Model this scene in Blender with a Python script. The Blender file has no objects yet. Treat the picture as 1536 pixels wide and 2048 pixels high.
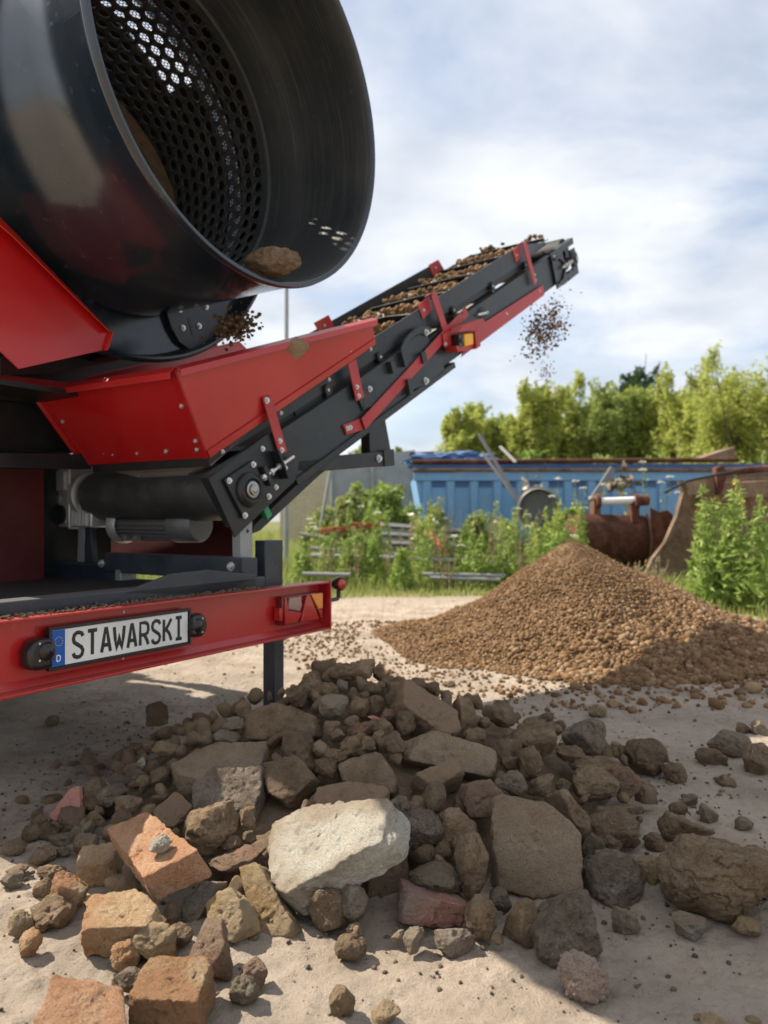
import bpy, math, random
import numpy as np
from mathutils import Vector, Matrix, Quaternion
random.seed(7); np.random.seed(7)
SC = bpy.context.scene; COL = SC.collection
# ------------------------------------------------------------------ camera
CAMZ = 0.95
PITCH = math.atan(16/1500)
cam_d = bpy.data.cameras.new('camera'); cam = bpy.data.objects.new('camera', cam_d); COL.objects.link(cam)
cam.location = (0, 0, CAMZ); cam.rotation_euler = (math.pi/2 + PITCH, 0, 0)
cam_d.sensor_fit = 'VERTICAL'; cam_d.sensor_height = 36; cam_d.sensor_width = 27; cam_d.lens = 36*1500/2048
cam_d.clip_start = 0.05; cam_d.clip_end = 2000
cam_d.dof.use_dof = True; cam_d.dof.focus_distance = 1.97; cam_d.dof.aperture_fstop = 3.0
SC.camera = cam
# ------------------------------------------------------------------ light
SUN_EL = math.radians(46.5); SUN_TRAVEL = Vector((1.0, -0.45))       # plan direction the light travels
SUN_TRAVEL.normalize()
w = bpy.data.worlds.new('World'); SC.world = w; w.use_nodes = True
SC.view_settings.view_transform = 'Standard'; SC.view_settings.look = 'None'
SC.view_settings.exposure = 0.84; SC.view_settings.gamma = 1
SC.render.film_transparent = False
def build_world():
    nt = w.node_tree; nt.nodes.clear(); N = nt.nodes.new; Lk = nt.links.new
    out = N('ShaderNodeOutputWorld'); bg = N('ShaderNodeBackground'); bg.inputs['Strength'].default_value = 0.1
    sky = N('ShaderNodeTexSky'); sky.sky_type = 'NISHITA'; sky.sun_disc = False
    sky.sun_elevation = SUN_EL
    tosun = -SUN_TRAVEL
    sky.sun_rotation = math.atan2(tosun.x, tosun.y)
    sky.air_density = 1.0; sky.dust_density = 1.5; sky.ozone_density = 1.5
    tc = N('ShaderNodeTexCoord'); sep = N('ShaderNodeSeparateXYZ'); Lk(tc.outputs['Generated'], sep.inputs[0])
    # project the view direction on a cloud layer
    mx = N('ShaderNodeMath'); mx.operation = 'MAXIMUM'; Lk(sep.outputs['Z'], mx.inputs[0]); mx.inputs[1].default_value = 0.0
    ad = N('ShaderNodeMath'); ad.operation = 'ADD'; Lk(mx.outputs[0], ad.inputs[0]); ad.inputs[1].default_value = 0.22
    dv = N('ShaderNodeVectorMath'); dv.operation = 'DIVIDE'
    cb = N('ShaderNodeCombineXYZ'); Lk(ad.outputs[0], cb.inputs[0]); Lk(ad.outputs[0], cb.inputs[1]); Lk(ad.outputs[0], cb.inputs[2])
    Lk(tc.outputs['Generated'], dv.inputs[0]); Lk(cb.outputs[0], dv.inputs[1])
    mp = N('ShaderNodeMapping'); mp.inputs['Scale'].default_value = (1.0, 1.15, 0.9); mp.inputs['Rotation'].default_value = (0, 0, 0.35)
    mp.inputs['Location'].default_value = (0.6, 3.1, 0)
    Lk(dv.outputs[0], mp.inputs['Vector'])
    n1 = N('ShaderNodeTexNoise'); n1.inputs['Scale'].default_value = 1.35; n1.inputs['Detail'].default_value = 9; n1.inputs['Roughness'].default_value = 0.56; n1.inputs['Distortion'].default_value = 0.35
    Lk(mp.outputs[0], n1.inputs['Vector'])
    r1 = N('ShaderNodeValToRGB'); r1.color_ramp.elements[0].position = 0.36; r1.color_ramp.elements[0].color = (.40, .40, .40, 1); r1.color_ramp.elements[1].position = 0.53
    Lk(n1.outputs['Fac'], r1.inputs[0])
    n2 = N('ShaderNodeTexNoise'); n2.inputs['Scale'].default_value = 2.6; n2.inputs['Detail'].default_value = 6; n2.inputs['Roughness'].default_value = 0.5
    Lk(mp.outputs[0], n2.inputs['Vector'])
    r2 = N('ShaderNodeValToRGB'); e = r2.color_ramp.elements
    e[0].position = 0.30; e[0].color = (3.75, 4.1, 4.65, 1); e[1].position = 0.66; e[1].color = (6.0, 6.1, 6.25, 1)
    Lk(n2.outputs['Fac'], r2.inputs[0])
    cm = N('ShaderNodeMath'); cm.operation = 'MULTIPLY'; Lk(r1.outputs['Color'], cm.inputs[0]); cm.inputs[1].default_value = 0.93
    mix = N('ShaderNodeMix'); mix.data_type = 'RGBA'
    Lk(cm.outputs[0], mix.inputs['Factor']); Lk(sky.outputs[0], mix.inputs['A']); Lk(r2.outputs['Color'], mix.inputs['B'])
    Lk(mix.outputs['Result'], bg.inputs['Color']); Lk(bg.outputs[0], out.inputs[0])
build_world()
sd = bpy.data.lights.new('sun', 'SUN'); sd.energy = 5.0; sd.angle = math.radians(0.55); sd.color = (1.0, 0.91, 0.77)
sun = bpy.data.objects.new('sun', sd); COL.objects.link(sun)
sdir = Vector((SUN_TRAVEL.x*math.cos(SUN_EL), SUN_TRAVEL.y*math.cos(SUN_EL), -math.sin(SUN_EL)))
sun.rotation_euler = sdir.to_track_quat('-Z', 'Y').to_euler(); sun.location = (-8, 1, 10)

# ------------------------------------------------------------------ helpers
O_ = np.array([0, 0, CAMZ]); F_ = np.array([0, math.cos(PITCH), math.sin(PITCH)]); U_ = np.array([0, -math.sin(PITCH), math.cos(PITCH)])
def ray(px, py):
    d = F_ + (px-768)/1500*np.array([1., 0, 0]) + (1024-py)/1500*U_
    return d/d[1]
def P(px, py, Y): return O_ + ray(px, py)*Y
def PL(px, py, pt, n):
    d = ray(px, py); return O_ + d*(np.dot(pt-O_, n)/np.dot(d, n))
def nrm(a):
    a = np.array(a, float); return a/np.linalg.norm(a)

WORLD = {}
def thing(name, label, cat, loc=(0, 0, 0), group=None, kind=None):
    o = bpy.data.objects.new(name, None); COL.objects.link(o); o.location = loc; o.empty_display_size = 0.1
    WORLD[o.name] = Vector(loc); tag(o, label, cat, group, kind); return o
def tag(o, label=None, cat=None, group=None, kind=None):
    if label: o['label'] = label
    if cat: o['category'] = cat
    if group: o['group'] = group
    if kind: o['kind'] = kind
    return o
def link(o, parent=None):
    COL.objects.link(o); WORLD[o.name] = Vector(o.location)
    if parent is not None:
        o.parent = parent; o.matrix_parent_inverse = Matrix.Translation(-WORLD[parent.name])
    return o
def np_mesh(name, V, faces_flat, loops_per, mat, smooth=True):
    """V Nx3, faces_flat int array of loop indices, loops_per faces sizes array"""
    me = bpy.data.meshes.new(name); me.vertices.add(len(V)); me.vertices.foreach_set('co', np.asarray(V, np.float32).ravel())
    me.loops.add(len(faces_flat)); me.loops.foreach_set('vertex_index', np.asarray(faces_flat, np.int32))
    lp = np.asarray(loops_per, np.int32); st = np.concatenate([[0], np.cumsum(lp)[:-1]]).astype(np.int32)
    me.polygons.add(len(lp)); me.polygons.foreach_set('loop_start', st); me.polygons.foreach_set('loop_total', lp)
    if smooth: me.polygons.foreach_set('use_smooth', np.ones(len(lp), bool))
    me.update(calc_edges=True)
    if mat: me.materials.append(mat)
    return me
class MB:
    def __init__(s): s.v = []; s.f = []
    def add(s, vs, fs):
        b = len(s.v); s.v += [tuple(map(float, v)) for v in vs]; s.f += [tuple(b+i for i in f) for f in fs]; return s
    def prism(s, pts, ext):
        pts = [np.array(p, float) for p in pts]; ext = np.array(ext, float); n = len(pts)
        vs = pts+[p+ext for p in pts]
        a = sum(np.cross(pts[i]-pts[0], pts[(i+1) % n]-pts[0]) for i in range(n))
        fs = [tuple(range(n)), tuple(range(2*n-1, n-1, -1))]+[(i, i+n, (i+1) % n+n, (i+1) % n) for i in range(n)]
        if np.dot(a, ext) > 0: fs = [f[::-1] for f in fs]
        return s.add(vs, fs)
    def box(s, c, ax, ay, az):
        """centre and three half-axis vectors"""
        c, ax, ay, az = [np.array(q, float) for q in (c, ax, ay, az)]
        return s.prism([c-ax-ay-az, c+ax-ay-az, c+ax+ay-az, c-ax+ay-az], 2*az)
    def cyl(s, p0, p1, r, n=24, r1=None, caps=True):
        p0 = np.array(p0, float); p1 = np.array(p1, float); r1 = r if r1 is None else r1
        a = nrm(p1-p0); t = np.array([0, 0, 1.]) if abs(a[2]) < .9 else np.array([1., 0, 0]); x = nrm(np.cross(a, t)); y = np.cross(a, x)
        vs = []
        for p, rr in ((p0, r), (p1, r1)):
            for k in range(n):
                q = 2*math.pi*k/n; vs.append(p+rr*(math.cos(q)*x+math.sin(q)*y))
        fs = [(k, (k+1) % n, n+(k+1) % n, n+k) for k in range(n)]
        if caps: fs += [tuple(range(n-1, -1, -1)), tuple(range(n, 2*n))]
        return s.add(vs, fs)
    def tube(s, path, r, n=10, close=False):
        for i in range(len(path)-1): s.cyl(path[i], path[i+1], r if not isinstance(r, (list, tuple)) else r[i], n, None if not isinstance(r, (list, tuple)) else r[i+1])
        return s
    def lathe(s, c, ax, x, y, prof, n=96, a0=0, a1=2*math.pi):
        """prof: list of (offset along ax, radius)"""
        c, ax, x, y = [np.array(q, float) for q in (c, ax, x, y)]; full = abs(a1-a0-2*math.pi) < 1e-6; m = n if full else n+1
        vs = []
        for (o, r) in prof:
            for k in range(m):
                q = a0+(a1-a0)*k/n; vs.append(c+ax*o+r*(math.cos(q)*x+math.sin(q)*y))
        fs = []
        for j in range(len(prof)-1):
            for k in range(n):
                k2 = (k+1) % m; fs.append((j*m+k, (j+1)*m+k, (j+1)*m+k2, j*m+k2))
        return s.add(vs, fs)
    def build(s, name, mat, parent=None, bevel=0, smooth=40, seg=2):
        c = np.mean(np.array(s.v), 0)
        if parent is None or True:
            V = np.array(s.v)-c
        fl = [i for f in s.f for i in f]; lp = [len(f) for f in s.f]
        me = np_mesh(name, V, fl, lp, mat, smooth=True)
        o = bpy.data.objects.new(name, me); o.location = c; link(o, parent)
        if bevel:
            m = o.modifiers.new('bevel', 'BEVEL'); m.width = bevel; m.segments = seg; m.limit_method = 'ANGLE'; m.angle_limit = math.radians(35)
        me.set_sharp_from_angle(angle=math.radians(smooth))
        return o

# ---- noise
def _hash(ix, iy, iz, seed):
    h = (ix*374761393 + iy*668265263 + iz*2147483647 + seed*974711) & 0xffffffff
    h = ((h ^ (h >> 13))*1274126177) & 0xffffffff
    return ((h ^ (h >> 16)) & 0xffff)/65535.0
def vnoise(p, seed=0):
    p = np.asarray(p, float); i = np.floor(p).astype(np.int64); f = p-i; f = f*f*(3-2*f); r = 0
    for dx in (0, 1):
        for dy in (0, 1):
            for dz in (0, 1):
                wgt = (f[:, 0] if dx else 1-f[:, 0])*(f[:, 1] if dy else 1-f[:, 1])*(f[:, 2] if dz else 1-f[:, 2])
                r = r+wgt*_hash(i[:, 0]+dx, i[:, 1]+dy, i[:, 2]+dz, seed)
    return r*2-1
def fbm(p, seed=0, oct=4, gain=.5):
    a = 1; s = 0; t = 0; p = np.asarray(p, float)
    for k in range(oct):
        s = s+a*vnoise(p*(2**k)+k*7.3, seed+k); t += a; a *= gain
    return s/t

# ---- materials
def mat_nodes(name):
    m = bpy.data.materials.new(name); m.use_nodes = True; nt = m.node_tree; b = nt.nodes['Principled BSDF']; return m, nt, b
def C4(c): return (c[0], c[1], c[2], 1)
def noise_node(nt, scale, detail=6, rough=.6, coord='Object', dist=0, vec=None):
    n = nt.nodes.new('ShaderNodeTexNoise'); n.inputs['Scale'].default_value = scale; n.inputs['Detail'].default_value = detail
    n.inputs['Roughness'].default_value = rough; n.inputs['Distortion'].default_value = dist
    if vec is None:
        tc = nt.nodes.get('TC') or nt.nodes.new('ShaderNodeTexCoord'); tc.name = 'TC'; vec = tc.outputs[coord]
    nt.links.new(vec, n.inputs['Vector']); return n
def ramp(nt, fac, stops):
    r = nt.nodes.new('ShaderNodeValToRGB'); e = r.color_ramp.elements
    while len(e) < len(stops): e.new(0.5)
    for i, (p, c) in enumerate(stops):
        e[i].position = p; e[i].color = C4(c) if hasattr(c, '__len__') else (c, c, c, 1)
    nt.links.new(fac, r.inputs[0]); return r.outputs['Color']
def mixc(nt, fac, a, b, mode='MIX'):
    m = nt.nodes.new('ShaderNodeMix'); m.data_type = 'RGBA'; m.blend_type = mode
    for s, v in (('Factor', fac), ('A', a), ('B', b)):
        if hasattr(v, 'links'): nt.links.new(v, m.inputs[s])
        elif s == 'Factor': m.inputs[s].default_value = v
        else: m.inputs[s].default_value = C4(v)
    return m.outputs['Result']
def bump(nt, b, hgt, strength, dist=.01, prev=None):
    n = nt.nodes.new('ShaderNodeBump'); n.inputs['Strength'].default_value = strength; n.inputs['Distance'].default_value = dist
    nt.links.new(hgt, n.inputs['Height'])
    if prev is not None: nt.links.new(prev, n.inputs['Normal'])
    nt.links.new(n.outputs[0], b.inputs['Normal']); return n.outputs[0]
def paint(name, col, rough=.35, dust=.25, dustcol=(.30, .24, .17), metallic=0, coat=0.0, scale=6, bumpk=0.05, spec=.5):
    m, nt, b = mat_nodes(name)
    n = noise_node(nt, scale, 7, .65); n2 = noise_node(nt, scale*9, 5, .7); n3 = noise_node(nt, scale*.7, 3, .5)
    f1 = ramp(nt, n.outputs['Fac'], [(.42, 0), (.75, dust)])
    f2 = ramp(nt, n2.outputs['Fac'], [(.60, 0), (.68, min(1, dust*1.6))])
    # dust settles on faces that look up
    geo = nt.nodes.new('ShaderNodeNewGeometry'); sp = nt.nodes.new('ShaderNodeSeparateXYZ'); nt.links.new(geo.outputs['Normal'], sp.inputs[0])
    f3 = ramp(nt, sp.outputs['Z'], [(.35, 0), (1.0, min(1, dust*1.6))])
    a = nt.nodes.new('ShaderNodeMath'); a.operation = 'MAXIMUM'; nt.links.new(f1, a.inputs[0]); nt.links.new(f2, a.inputs[1])
    a2 = nt.nodes.new('ShaderNodeMath'); a2.operation = 'MAXIMUM'; nt.links.new(a.outputs[0], a2.inputs[0]); nt.links.new(f3, a2.inputs[1])
    base = mixc(nt, ramp(nt, n3.outputs['Fac'], [(.3, 0), (.7, 1)]), tuple(c*.88 for c in col), tuple(min(1, c*1.1) for c in col))
    c = mixc(nt, a2.outputs[0], base, dustcol)
    nt.links.new(c, b.inputs['Base Color'])
    rr = nt.nodes.new('ShaderNodeMapRange'); nt.links.new(a2.outputs[0], rr.inputs[0]); rr.inputs[3].default_value = rough; rr.inputs[4].default_value = .9
    nt.links.new(rr.outputs[0], b.inputs['Roughness'])
    b.inputs['Metallic'].default_value = metallic; b.inputs['Coat Weight'].default_value = coat; b.inputs['Coat Roughness'].default_value = .12
    b.inputs['Specular IOR Level'].default_value = spec
    if bumpk: bump(nt, b, n2.outputs['Fac'], bumpk, .002)
    return m
def plain(name, col, rough=.5, metallic=0, spec=.5):
    m, nt, b = mat_nodes(name); b.inputs['Base Color'].default_value = C4(col); b.inputs['Roughness'].default_value = rough; b.inputs['Metallic'].default_value = metallic
    b.inputs['Specular IOR Level'].default_value = spec
    return m
def earth(name, cols, scale=14, bs=.6, spots=None, bdist=.008, rough=.95, fine=260, cover=None):
    """mineral surface: large colour patches, fine speckle, deep bump. cols: dark, mid, light. cover: (colour, amount)"""
    m, nt, b = mat_nodes(name)
    oi = nt.nodes.new('ShaderNodeObjectInfo'); tc = nt.nodes.new('ShaderNodeTexCoord'); tc.name = 'TC'
    va = nt.nodes.new('ShaderNodeVectorMath'); va.operation = 'MULTIPLY_ADD'; va.inputs[1].default_value = (1, 1, 1)
    cb = nt.nodes.new('ShaderNodeCombineXYZ')
    mm = nt.nodes.new('ShaderNodeMath'); mm.operation = 'MULTIPLY'; nt.links.new(oi.outputs['Random'], mm.inputs[0]); mm.inputs[1].default_value = 37
    for k in range(3): nt.links.new(mm.outputs[0], cb.inputs[k])
    nt.links.new(tc.outputs['Object'], va.inputs[0]); nt.links.new(cb.outputs[0], va.inputs[2]); v = va.outputs[0]
    n1 = noise_node(nt, scale, 8, .62, vec=v); n2 = noise_node(nt, fine, 6, .7, vec=v); n3 = noise_node(nt, scale*.35, 4, .5, vec=v)
    c = ramp(nt, n1.outputs['Fac'], [(.3, cols[0]), (.5, cols[1]), (.72, cols[2])])
    c = mixc(nt, ramp(nt, n2.outputs['Fac'], [(.35, .55), (.5, 0)]), c, tuple(q*.5 for q in cols[0]))
    c = mixc(nt, ramp(nt, n2.outputs['Fac'], [(.60, 0), (.75, .45)]), c, tuple(min(1, q*1.35) for q in cols[2]))
    if cover: c = mixc(nt, ramp(nt, n3.outputs['Fac'], [(.5-cover[1]*.4, 0), (.62-cover[1]*.4, .88)]), c, cover[0])
    if spots: 
        n4 = noise_node(nt, scale*1.7, 3, .5, vec=v); c = mixc(nt, ramp(nt, n4.outputs['Fac'], [(.62, 0), (.68, .75)]), c, spots)
    hv = nt.nodes.new('ShaderNodeHueSaturation'); mr = nt.nodes.new('ShaderNodeMapRange'); nt.links.new(oi.outputs['Random'], mr.inputs[0]); mr.inputs[3].default_value = .82; mr.inputs[4].default_value = 1.15
    nt.links.new(mr.outputs[0], hv.inputs['Value']); nt.links.new(c, hv.inputs['Color']); nt.links.new(hv.outputs[0], b.inputs['Base Color'])
    b.inputs['Roughness'].default_value = rough; b.inputs['Specular IOR Level'].default_value = .15
    n5 = noise_node(nt, scale*4.5, 8, .7, vec=v)
    p = bump(nt, b, n5.outputs['Fac'], 1.0, bdist*3.2*bs); bump(nt, b, n2.outputs['Fac'], 1.0, bdist*2.2*bs, p)
    return m
def leafmat(name, cols, trans=.35, rough=.6):
    m, nt, b = mat_nodes(name); g = nt.nodes.new('ShaderNodeNewGeometry')
    c = ramp(nt, g.outputs['Random Per Island'], [(i/(len(cols)-1), q) for i, q in enumerate(cols)])
    n = noise_node(nt, .8, 3, .5); c = mixc(nt, ramp(nt, n.outputs['Fac'], [(.35, .2), (.6, 0)]), c, tuple(q*.5 for q in cols[0]))
    nt.links.new(c, b.inputs['Base Color']); b.inputs['Roughness'].default_value = rough; b.inputs['Specular IOR Level'].default_value = .3
    t = nt.nodes.new('ShaderNodeBsdfTranslucent'); nt.links.new(c, t.inputs['Color']); mx = nt.nodes.new('ShaderNodeMixShader'); mx.inputs[0].default_value = trans
    nt.links.new(b.outputs[0], mx.inputs[1]); nt.links.new(t.outputs[0], mx.inputs[2]); nt.links.new(mx.outputs[0], nt.nodes['Material Output'].inputs[0]); return m

M = {}
M['red'] = paint('red_paint', (.44, .008, .012), .32, .07, coat=.2, scale=3)
M['red_dull'] = paint('red_paint_dusty', (.40, .010, .014), .42, .22, scale=4)
M['red_shaded'] = paint('red_paint_shade_darkened', (.085, .005, .006), .6, .08, scale=4)  # the machine's red with the shade of its interior put into the colour
M['red_bumper'] = paint('red_bumper_paint', (.42, .008, .012), .3, .13, coat=.3, scale=4)
M['red_orange'] = paint('red_lip_paint', (.56, .022, .014), .4, .06, scale=4)
M['black'] = paint('anthracite_paint', (.011, .016, .019), .38, .07, scale=5, coat=.05, spec=.35)
M['black2'] = paint('anthracite_channel_paint', (.020, .028, .033), .42, .05, scale=4, coat=.05, spec=.35)
M['navy'] = paint('dark_blue_grey_paint', (.016, .026, .040), .42, .12, scale=5)
M['drum'] = paint('drum_shell_paint', (.009, .018, .030), .18, .08, scale=2.6, coat=.3, bumpk=.02)
def drum_inner():
    m = paint('drum_inner_worn_paint', (.026, .032, .036), .45, .16, dustcol=(.17, .145, .115), scale=3.5); nt = m.node_tree; b = nt.nodes['Principled BSDF']
    az = math.radians(-33.65); nn = (math.cos(az), math.sin(az), 0); tc = nt.nodes['TC']
    d = nt.nodes.new('ShaderNodeVectorMath'); d.operation = 'DOT_PRODUCT'; nt.links.new(tc.outputs['Object'], d.inputs[0]); d.inputs[1].default_value = nn
    sc = nt.nodes.new('ShaderNodeVectorMath'); sc.operation = 'SCALE'; sc.inputs[0].default_value = nn; mu = nt.nodes.new('ShaderNodeMath'); mu.operation = 'MULTIPLY'; mu.inputs[1].default_value = 150; nt.links.new(d.outputs['Value'], mu.inputs[0]); nt.links.new(mu.outputs[0], sc.inputs['Scale'])
    ad = nt.nodes.new('ShaderNodeVectorMath'); ad.operation = 'MULTIPLY_ADD'; nt.links.new(tc.outputs['Object'], ad.inputs[0]); ad.inputs[1].default_value = (2.2, 2.2, 2.2); nt.links.new(sc.outputs[0], ad.inputs[2])
    n = noise_node(nt, 1.0, 5, .65, vec=ad.outputs[0]); old = b.inputs['Base Color'].links[0].from_socket
    c = mixc(nt, ramp(nt, n.outputs['Fac'], [(.52, 0), (.72, .30)]), old, (.20, .19, .17)); nt.links.new(c, b.inputs['Base Color']); return m
M['drum_in'] = drum_inner()

M['rubber'] = paint('black_rubber', (.010, .010, .011), .5, .12, dustcol=(.10, .095, .085), scale=5)
M['roller'] = paint('lagged_drum_rubber', (.034, .036, .037), .38, .45, dustcol=(.11, .108, .10), scale=7, bumpk=.1)
M['belt'] = paint('belt_rubber_dusty', (.10, .095, .085), .7, .9, dustcol=(.36, .33, .28), scale=6)
M['zinc'] = plain('zinc_bolt', (.66, .67, .66), .38, .75)
M['alu'] = paint('cast_aluminium', (.55, .56, .56), .4, .08, metallic=.6, scale=12, bumpk=.25)
M['alu_dark'] = paint('painted_motor_grey', (.12, .13, .135), .45, .2, metallic=.3, scale=12, bumpk=.2)
M['galv'] = paint('galvanised_steel', (.30, .325, .335), .5, .25, metallic=.4, scale=5)
M['steel'] = plain('bare_steel_shaft', (.35, .34, .33), .35, .9)
M['black_plastic'] = paint('black_plastic', (.010, .010, .012), .28, .04, scale=10)
M['white_plate'] = paint('reflective_white_plate', (.70, .71, .70), .38, .05, scale=6)
M['eu_blue'] = plain('plate_blue', (.0, .09, .42), .4)
M['letter'] = plain('plate_black', (.012, .018, .018), .45)
M['eu_yellow'] = plain('plate_yellow', (.75, .62, .05), .5)
M['white'] = plain('plate_white_print', (.8, .8, .8), .5)
def lens(name, col):
    m, nt, b = mat_nodes(name); b.inputs['Base Color'].default_value = C4(col); b.inputs['Roughness'].default_value = .12
    b.inputs['Coat Weight'].default_value = .6; v = nt.nodes.new('ShaderNodeTexBrick'); v.inputs['Scale'].default_value = 60; v.offset = 0
    tc = nt.nodes.new('ShaderNodeTexCoord'); nt.links.new(tc.outputs['Object'], v.inputs['Vector']); v.inputs['Mortar Size'].default_value = .06
    bump(nt, b, v.outputs['Fac'], .4, .001); return m
M['lens_red'] = lens('red_lens', (.42, .012, .010)); M['lens_amber'] = lens('amber_lens', (.75, .22, .01)); M['lens_clear'] = lens('clear_lens', (.32, .17, .15))
M['yellow'] = plain('yellow_plastic', (.85, .42, .01), .4); M['green'] = plain('green_paint', (.03, .28, .11), .5)
M['lens_dark'] = lens('dark_red_lens', (.16, .006, .006))
rust_stops = ((.055, .024, .017), (.12, .05, .034), (.20, .10, .068))
M['rust'] = earth('rusted_steel', rust_stops, 5, .25, bdist=.01, rough=.85, fine=40)
M['rust_light'] = earth('pale_rusted_steel', ((.11, .07, .045), (.20, .135, .09), (.30, .22, .155)), 4, .25, bdist=.01, rough=.85, fine=40)
M['rust_orange'] = earth('orange_rust', ((.22, .06, .03), (.36, .11, .05), (.45, .18, .09)), 5, .2, bdist=.01, rough=.9, fine=40)
M['blue'] = paint('faded_blue_container_paint', (.15, .34, .60), .6, .42, dustcol=(.33, .40, .47), scale=1.8)
def streaks():
    m = M['blue']; nt = m.node_tree; b = nt.nodes['Principled BSDF']; v = nt.nodes.new('ShaderNodeVectorMath'); v.operation = 'MULTIPLY'; v.inputs[1].default_value = (7, 7, .8); nt.links.new(nt.nodes['TC'].outputs['Object'], v.inputs[0])
    n = noise_node(nt, 1.0, 6, .65, vec=v.outputs[0]); old = b.inputs['Base Color'].links[0].from_socket; nt.links.new(mixc(nt, ramp(nt, n.outputs['Fac'], [(.60, 0), (.72, .7)]), old, (.20, .11, .07)), b.inputs['Base Color'])
streaks()
M['blue_dark'] = paint('deep_blue_paint', (.03, .10, .27), .6, .25, scale=2)
M['tarp'] = paint('blue_tarpaulin', (.05, .15, .36), .5, .2, scale=2)
# minerals
DUST = (.30, .215, .135)
M['clay'] = earth('brown_clay', ((.26, .175, .105), (.38, .27, .17), (.50, .375, .25)), 24, .75, bdist=.010)
M['clay2'] = earth('dark_brown_clay', ((.22, .15, .095), (.33, .235, .152), (.44, .325, .22)), 20, .75, bdist=.010)
M['brick'] = earth('orange_brick_clay', ((.38, .17, .09), (.52, .28, .155), (.60, .39, .235)), 16, .9, cover=((.58, .43, .27), .12), bdist=.006)
M['brick_peach'] = earth('peach_brick_clay', ((.46, .23, .125), (.60, .34, .20), (.66, .44, .28)), 12, .9, bdist=.006)
M['brick_pink'] = earth('pinkish_brick_clay', ((.42, .20, .15), (.54, .28, .21), (.60, .37, .29)), 14, .7, cover=((.40, .34, .28), .05), bdist=.006)
M['brick_dirty'] = earth('brick_under_brown_dirt', ((.28, .14, .085), (.36, .195, .125), (.42, .255, .17)), 11, .6, cover=((.31, .225, .15), .5), bdist=.006)
M['brick_red'] = earth('red_brick_clay', ((.30, .115, .07), (.40, .17, .11), (.46, .24, .16)), 18, .9, cover=((.27, .20, .14), .38), bdist=.005)
M['tile'] = earth('pink_roof_tile', ((.30, .13, .10), (.38, .18, .14), (.43, .23, .18)), 9, .25, bdist=.003)
M['tan'] = earth('pale_sandy_brick', ((.42, .27, .155), (.55, .38, .225), (.60, .46, .30)), 14, .9, cover=((.46, .25, .13), .12), bdist=.006)
M['yellow_stone'] = earth('ochre_stone', ((.34, .22, .10), (.46, .32, .165), (.55, .42, .25)), 16, .6, cover=((.36, .27, .17), .3), bdist=.006)
M['white_stone'] = earth('white_lime_plaster_block', ((.64, .57, .45), (.80, .74, .61), (.87, .83, .74)), 14, .8, cover=((.56, .45, .33), .12), spots=(.42, .36, .31), bdist=.008)
M['grey_stone'] = earth('grey_stone', ((.20, .175, .14), (.30, .27, .22), (.42, .38, .32)), 24, .7, cover=((.27, .21, .145), .45), bdist=.005)
M['slab'] = earth('brown_dusted_concrete', ((.25, .18, .12), (.35, .26, .175), (.43, .33, .23)), 12, .6, spots=(.30, .25, .20), bdist=.006)
M['pink_slag'] = earth('pinkish_porous_slag', ((.50, .35, .27), (.64, .48, .38), (.74, .60, .50)), 22, .8, bdist=.01)
M['dark_stone'] = earth('dark_stone_with_pale_lime', ((.18, .14, .10), (.28, .22, .165), (.40, .335, .265)), 24, .6, bdist=.008)
M['gravel'] = earth('brown_gravel_clay', ((.19, .115, .062), (.26, .165, .092), (.33, .22, .13)), 20, .6, bdist=.004)
# ================================================================== SETTING: ground
def soft(x, a, b):
    t = np.clip((x-a)/(b-a), 0, 1); return t*t*(3-2*t)
HEAP = np.array([1.49, 6.0]); HEAP_H = 0.78
def heap_h(x, y):
    dx, dy = x-HEAP[0], y-HEAP[1]; ang = np.arctan2(dy, dx); r = np.hypot(dx, dy)
    R = 1.66+0.34*np.clip(np.cos(ang), 0, 1)+.08*np.sin(3*ang+1)+.05*np.sin(7*ang)
    t = np.clip(r/R, 0, 1.3)
    tt = np.sqrt(t*t+.0022)-.0; h = HEAP_H*1.08*np.clip(1-tt, 0, 1)**(1.38+.32*np.clip(-np.cos(ang), 0, 1)+.12*np.clip(np.cos(ang), 0, 1))
    p = np.stack([x*2.2, y*2.2, x*0], -1).reshape(-1, 3); n = fbm(p, 3, 3).reshape(np.shape(x))
    h = h+.085*n*soft(t, .0, .35)*(1-soft(t, .75, 1.0))
    return np.where(t < 1, np.maximum(h, 0)-.0, 0)-.02*soft(t, .96, 1.02)
PILE = np.array([-.16, 2.86]); PILE_H = 0.40
def pile_h(x, y):
    dx, dy = x-PILE[0], y-PILE[1]; ang = np.arctan2(dy, dx); r = np.hypot(dx, dy)
    c, s = np.cos(ang), np.sin(ang)
    R = np.sqrt((np.where(c > 0, 1.2, .93)*c)**2+(np.where(s > 0, .62, 1.12)*s)**2)
    t = np.clip(r/R, 0, 1.2)
    return np.where(t < 1, PILE_H*np.clip(1-t, 0, 1)**.9, 0)
def ground_z(x, y):
    p = np.stack([np.ravel(x), np.ravel(y), np.zeros(np.size(x))], -1)
    near = 1-soft(np.hypot(np.ravel(x), np.ravel(y)-4), 5, 9)
    z = .012*fbm(p*1.3, 11, 3)+near*(.010*fbm(p*7, 21, 4)+.011*fbm(p*34, 31, 4, .7))
    X_, Y_ = np.ravel(x), np.ravel(y)
    for off in (1.7, 3.6):           # tyre tracks with cleat marks crossing the yard
        dd = Y_-.18*X_-off-.12*np.sin(X_*1.1); m_ = np.exp(-(dd/.11)**4)*near; z = z-m_*.010+m_*.007*np.clip(np.sin(X_*62+np.abs(dd)*38), -.4, .6)*(fbm(p*2.1, 41, 2)+.55).clip(0, 1)
    return z.reshape(np.shape(x))
def gz(x, y): return float(ground_z(np.array([x]), np.array([y]))[0])
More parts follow.
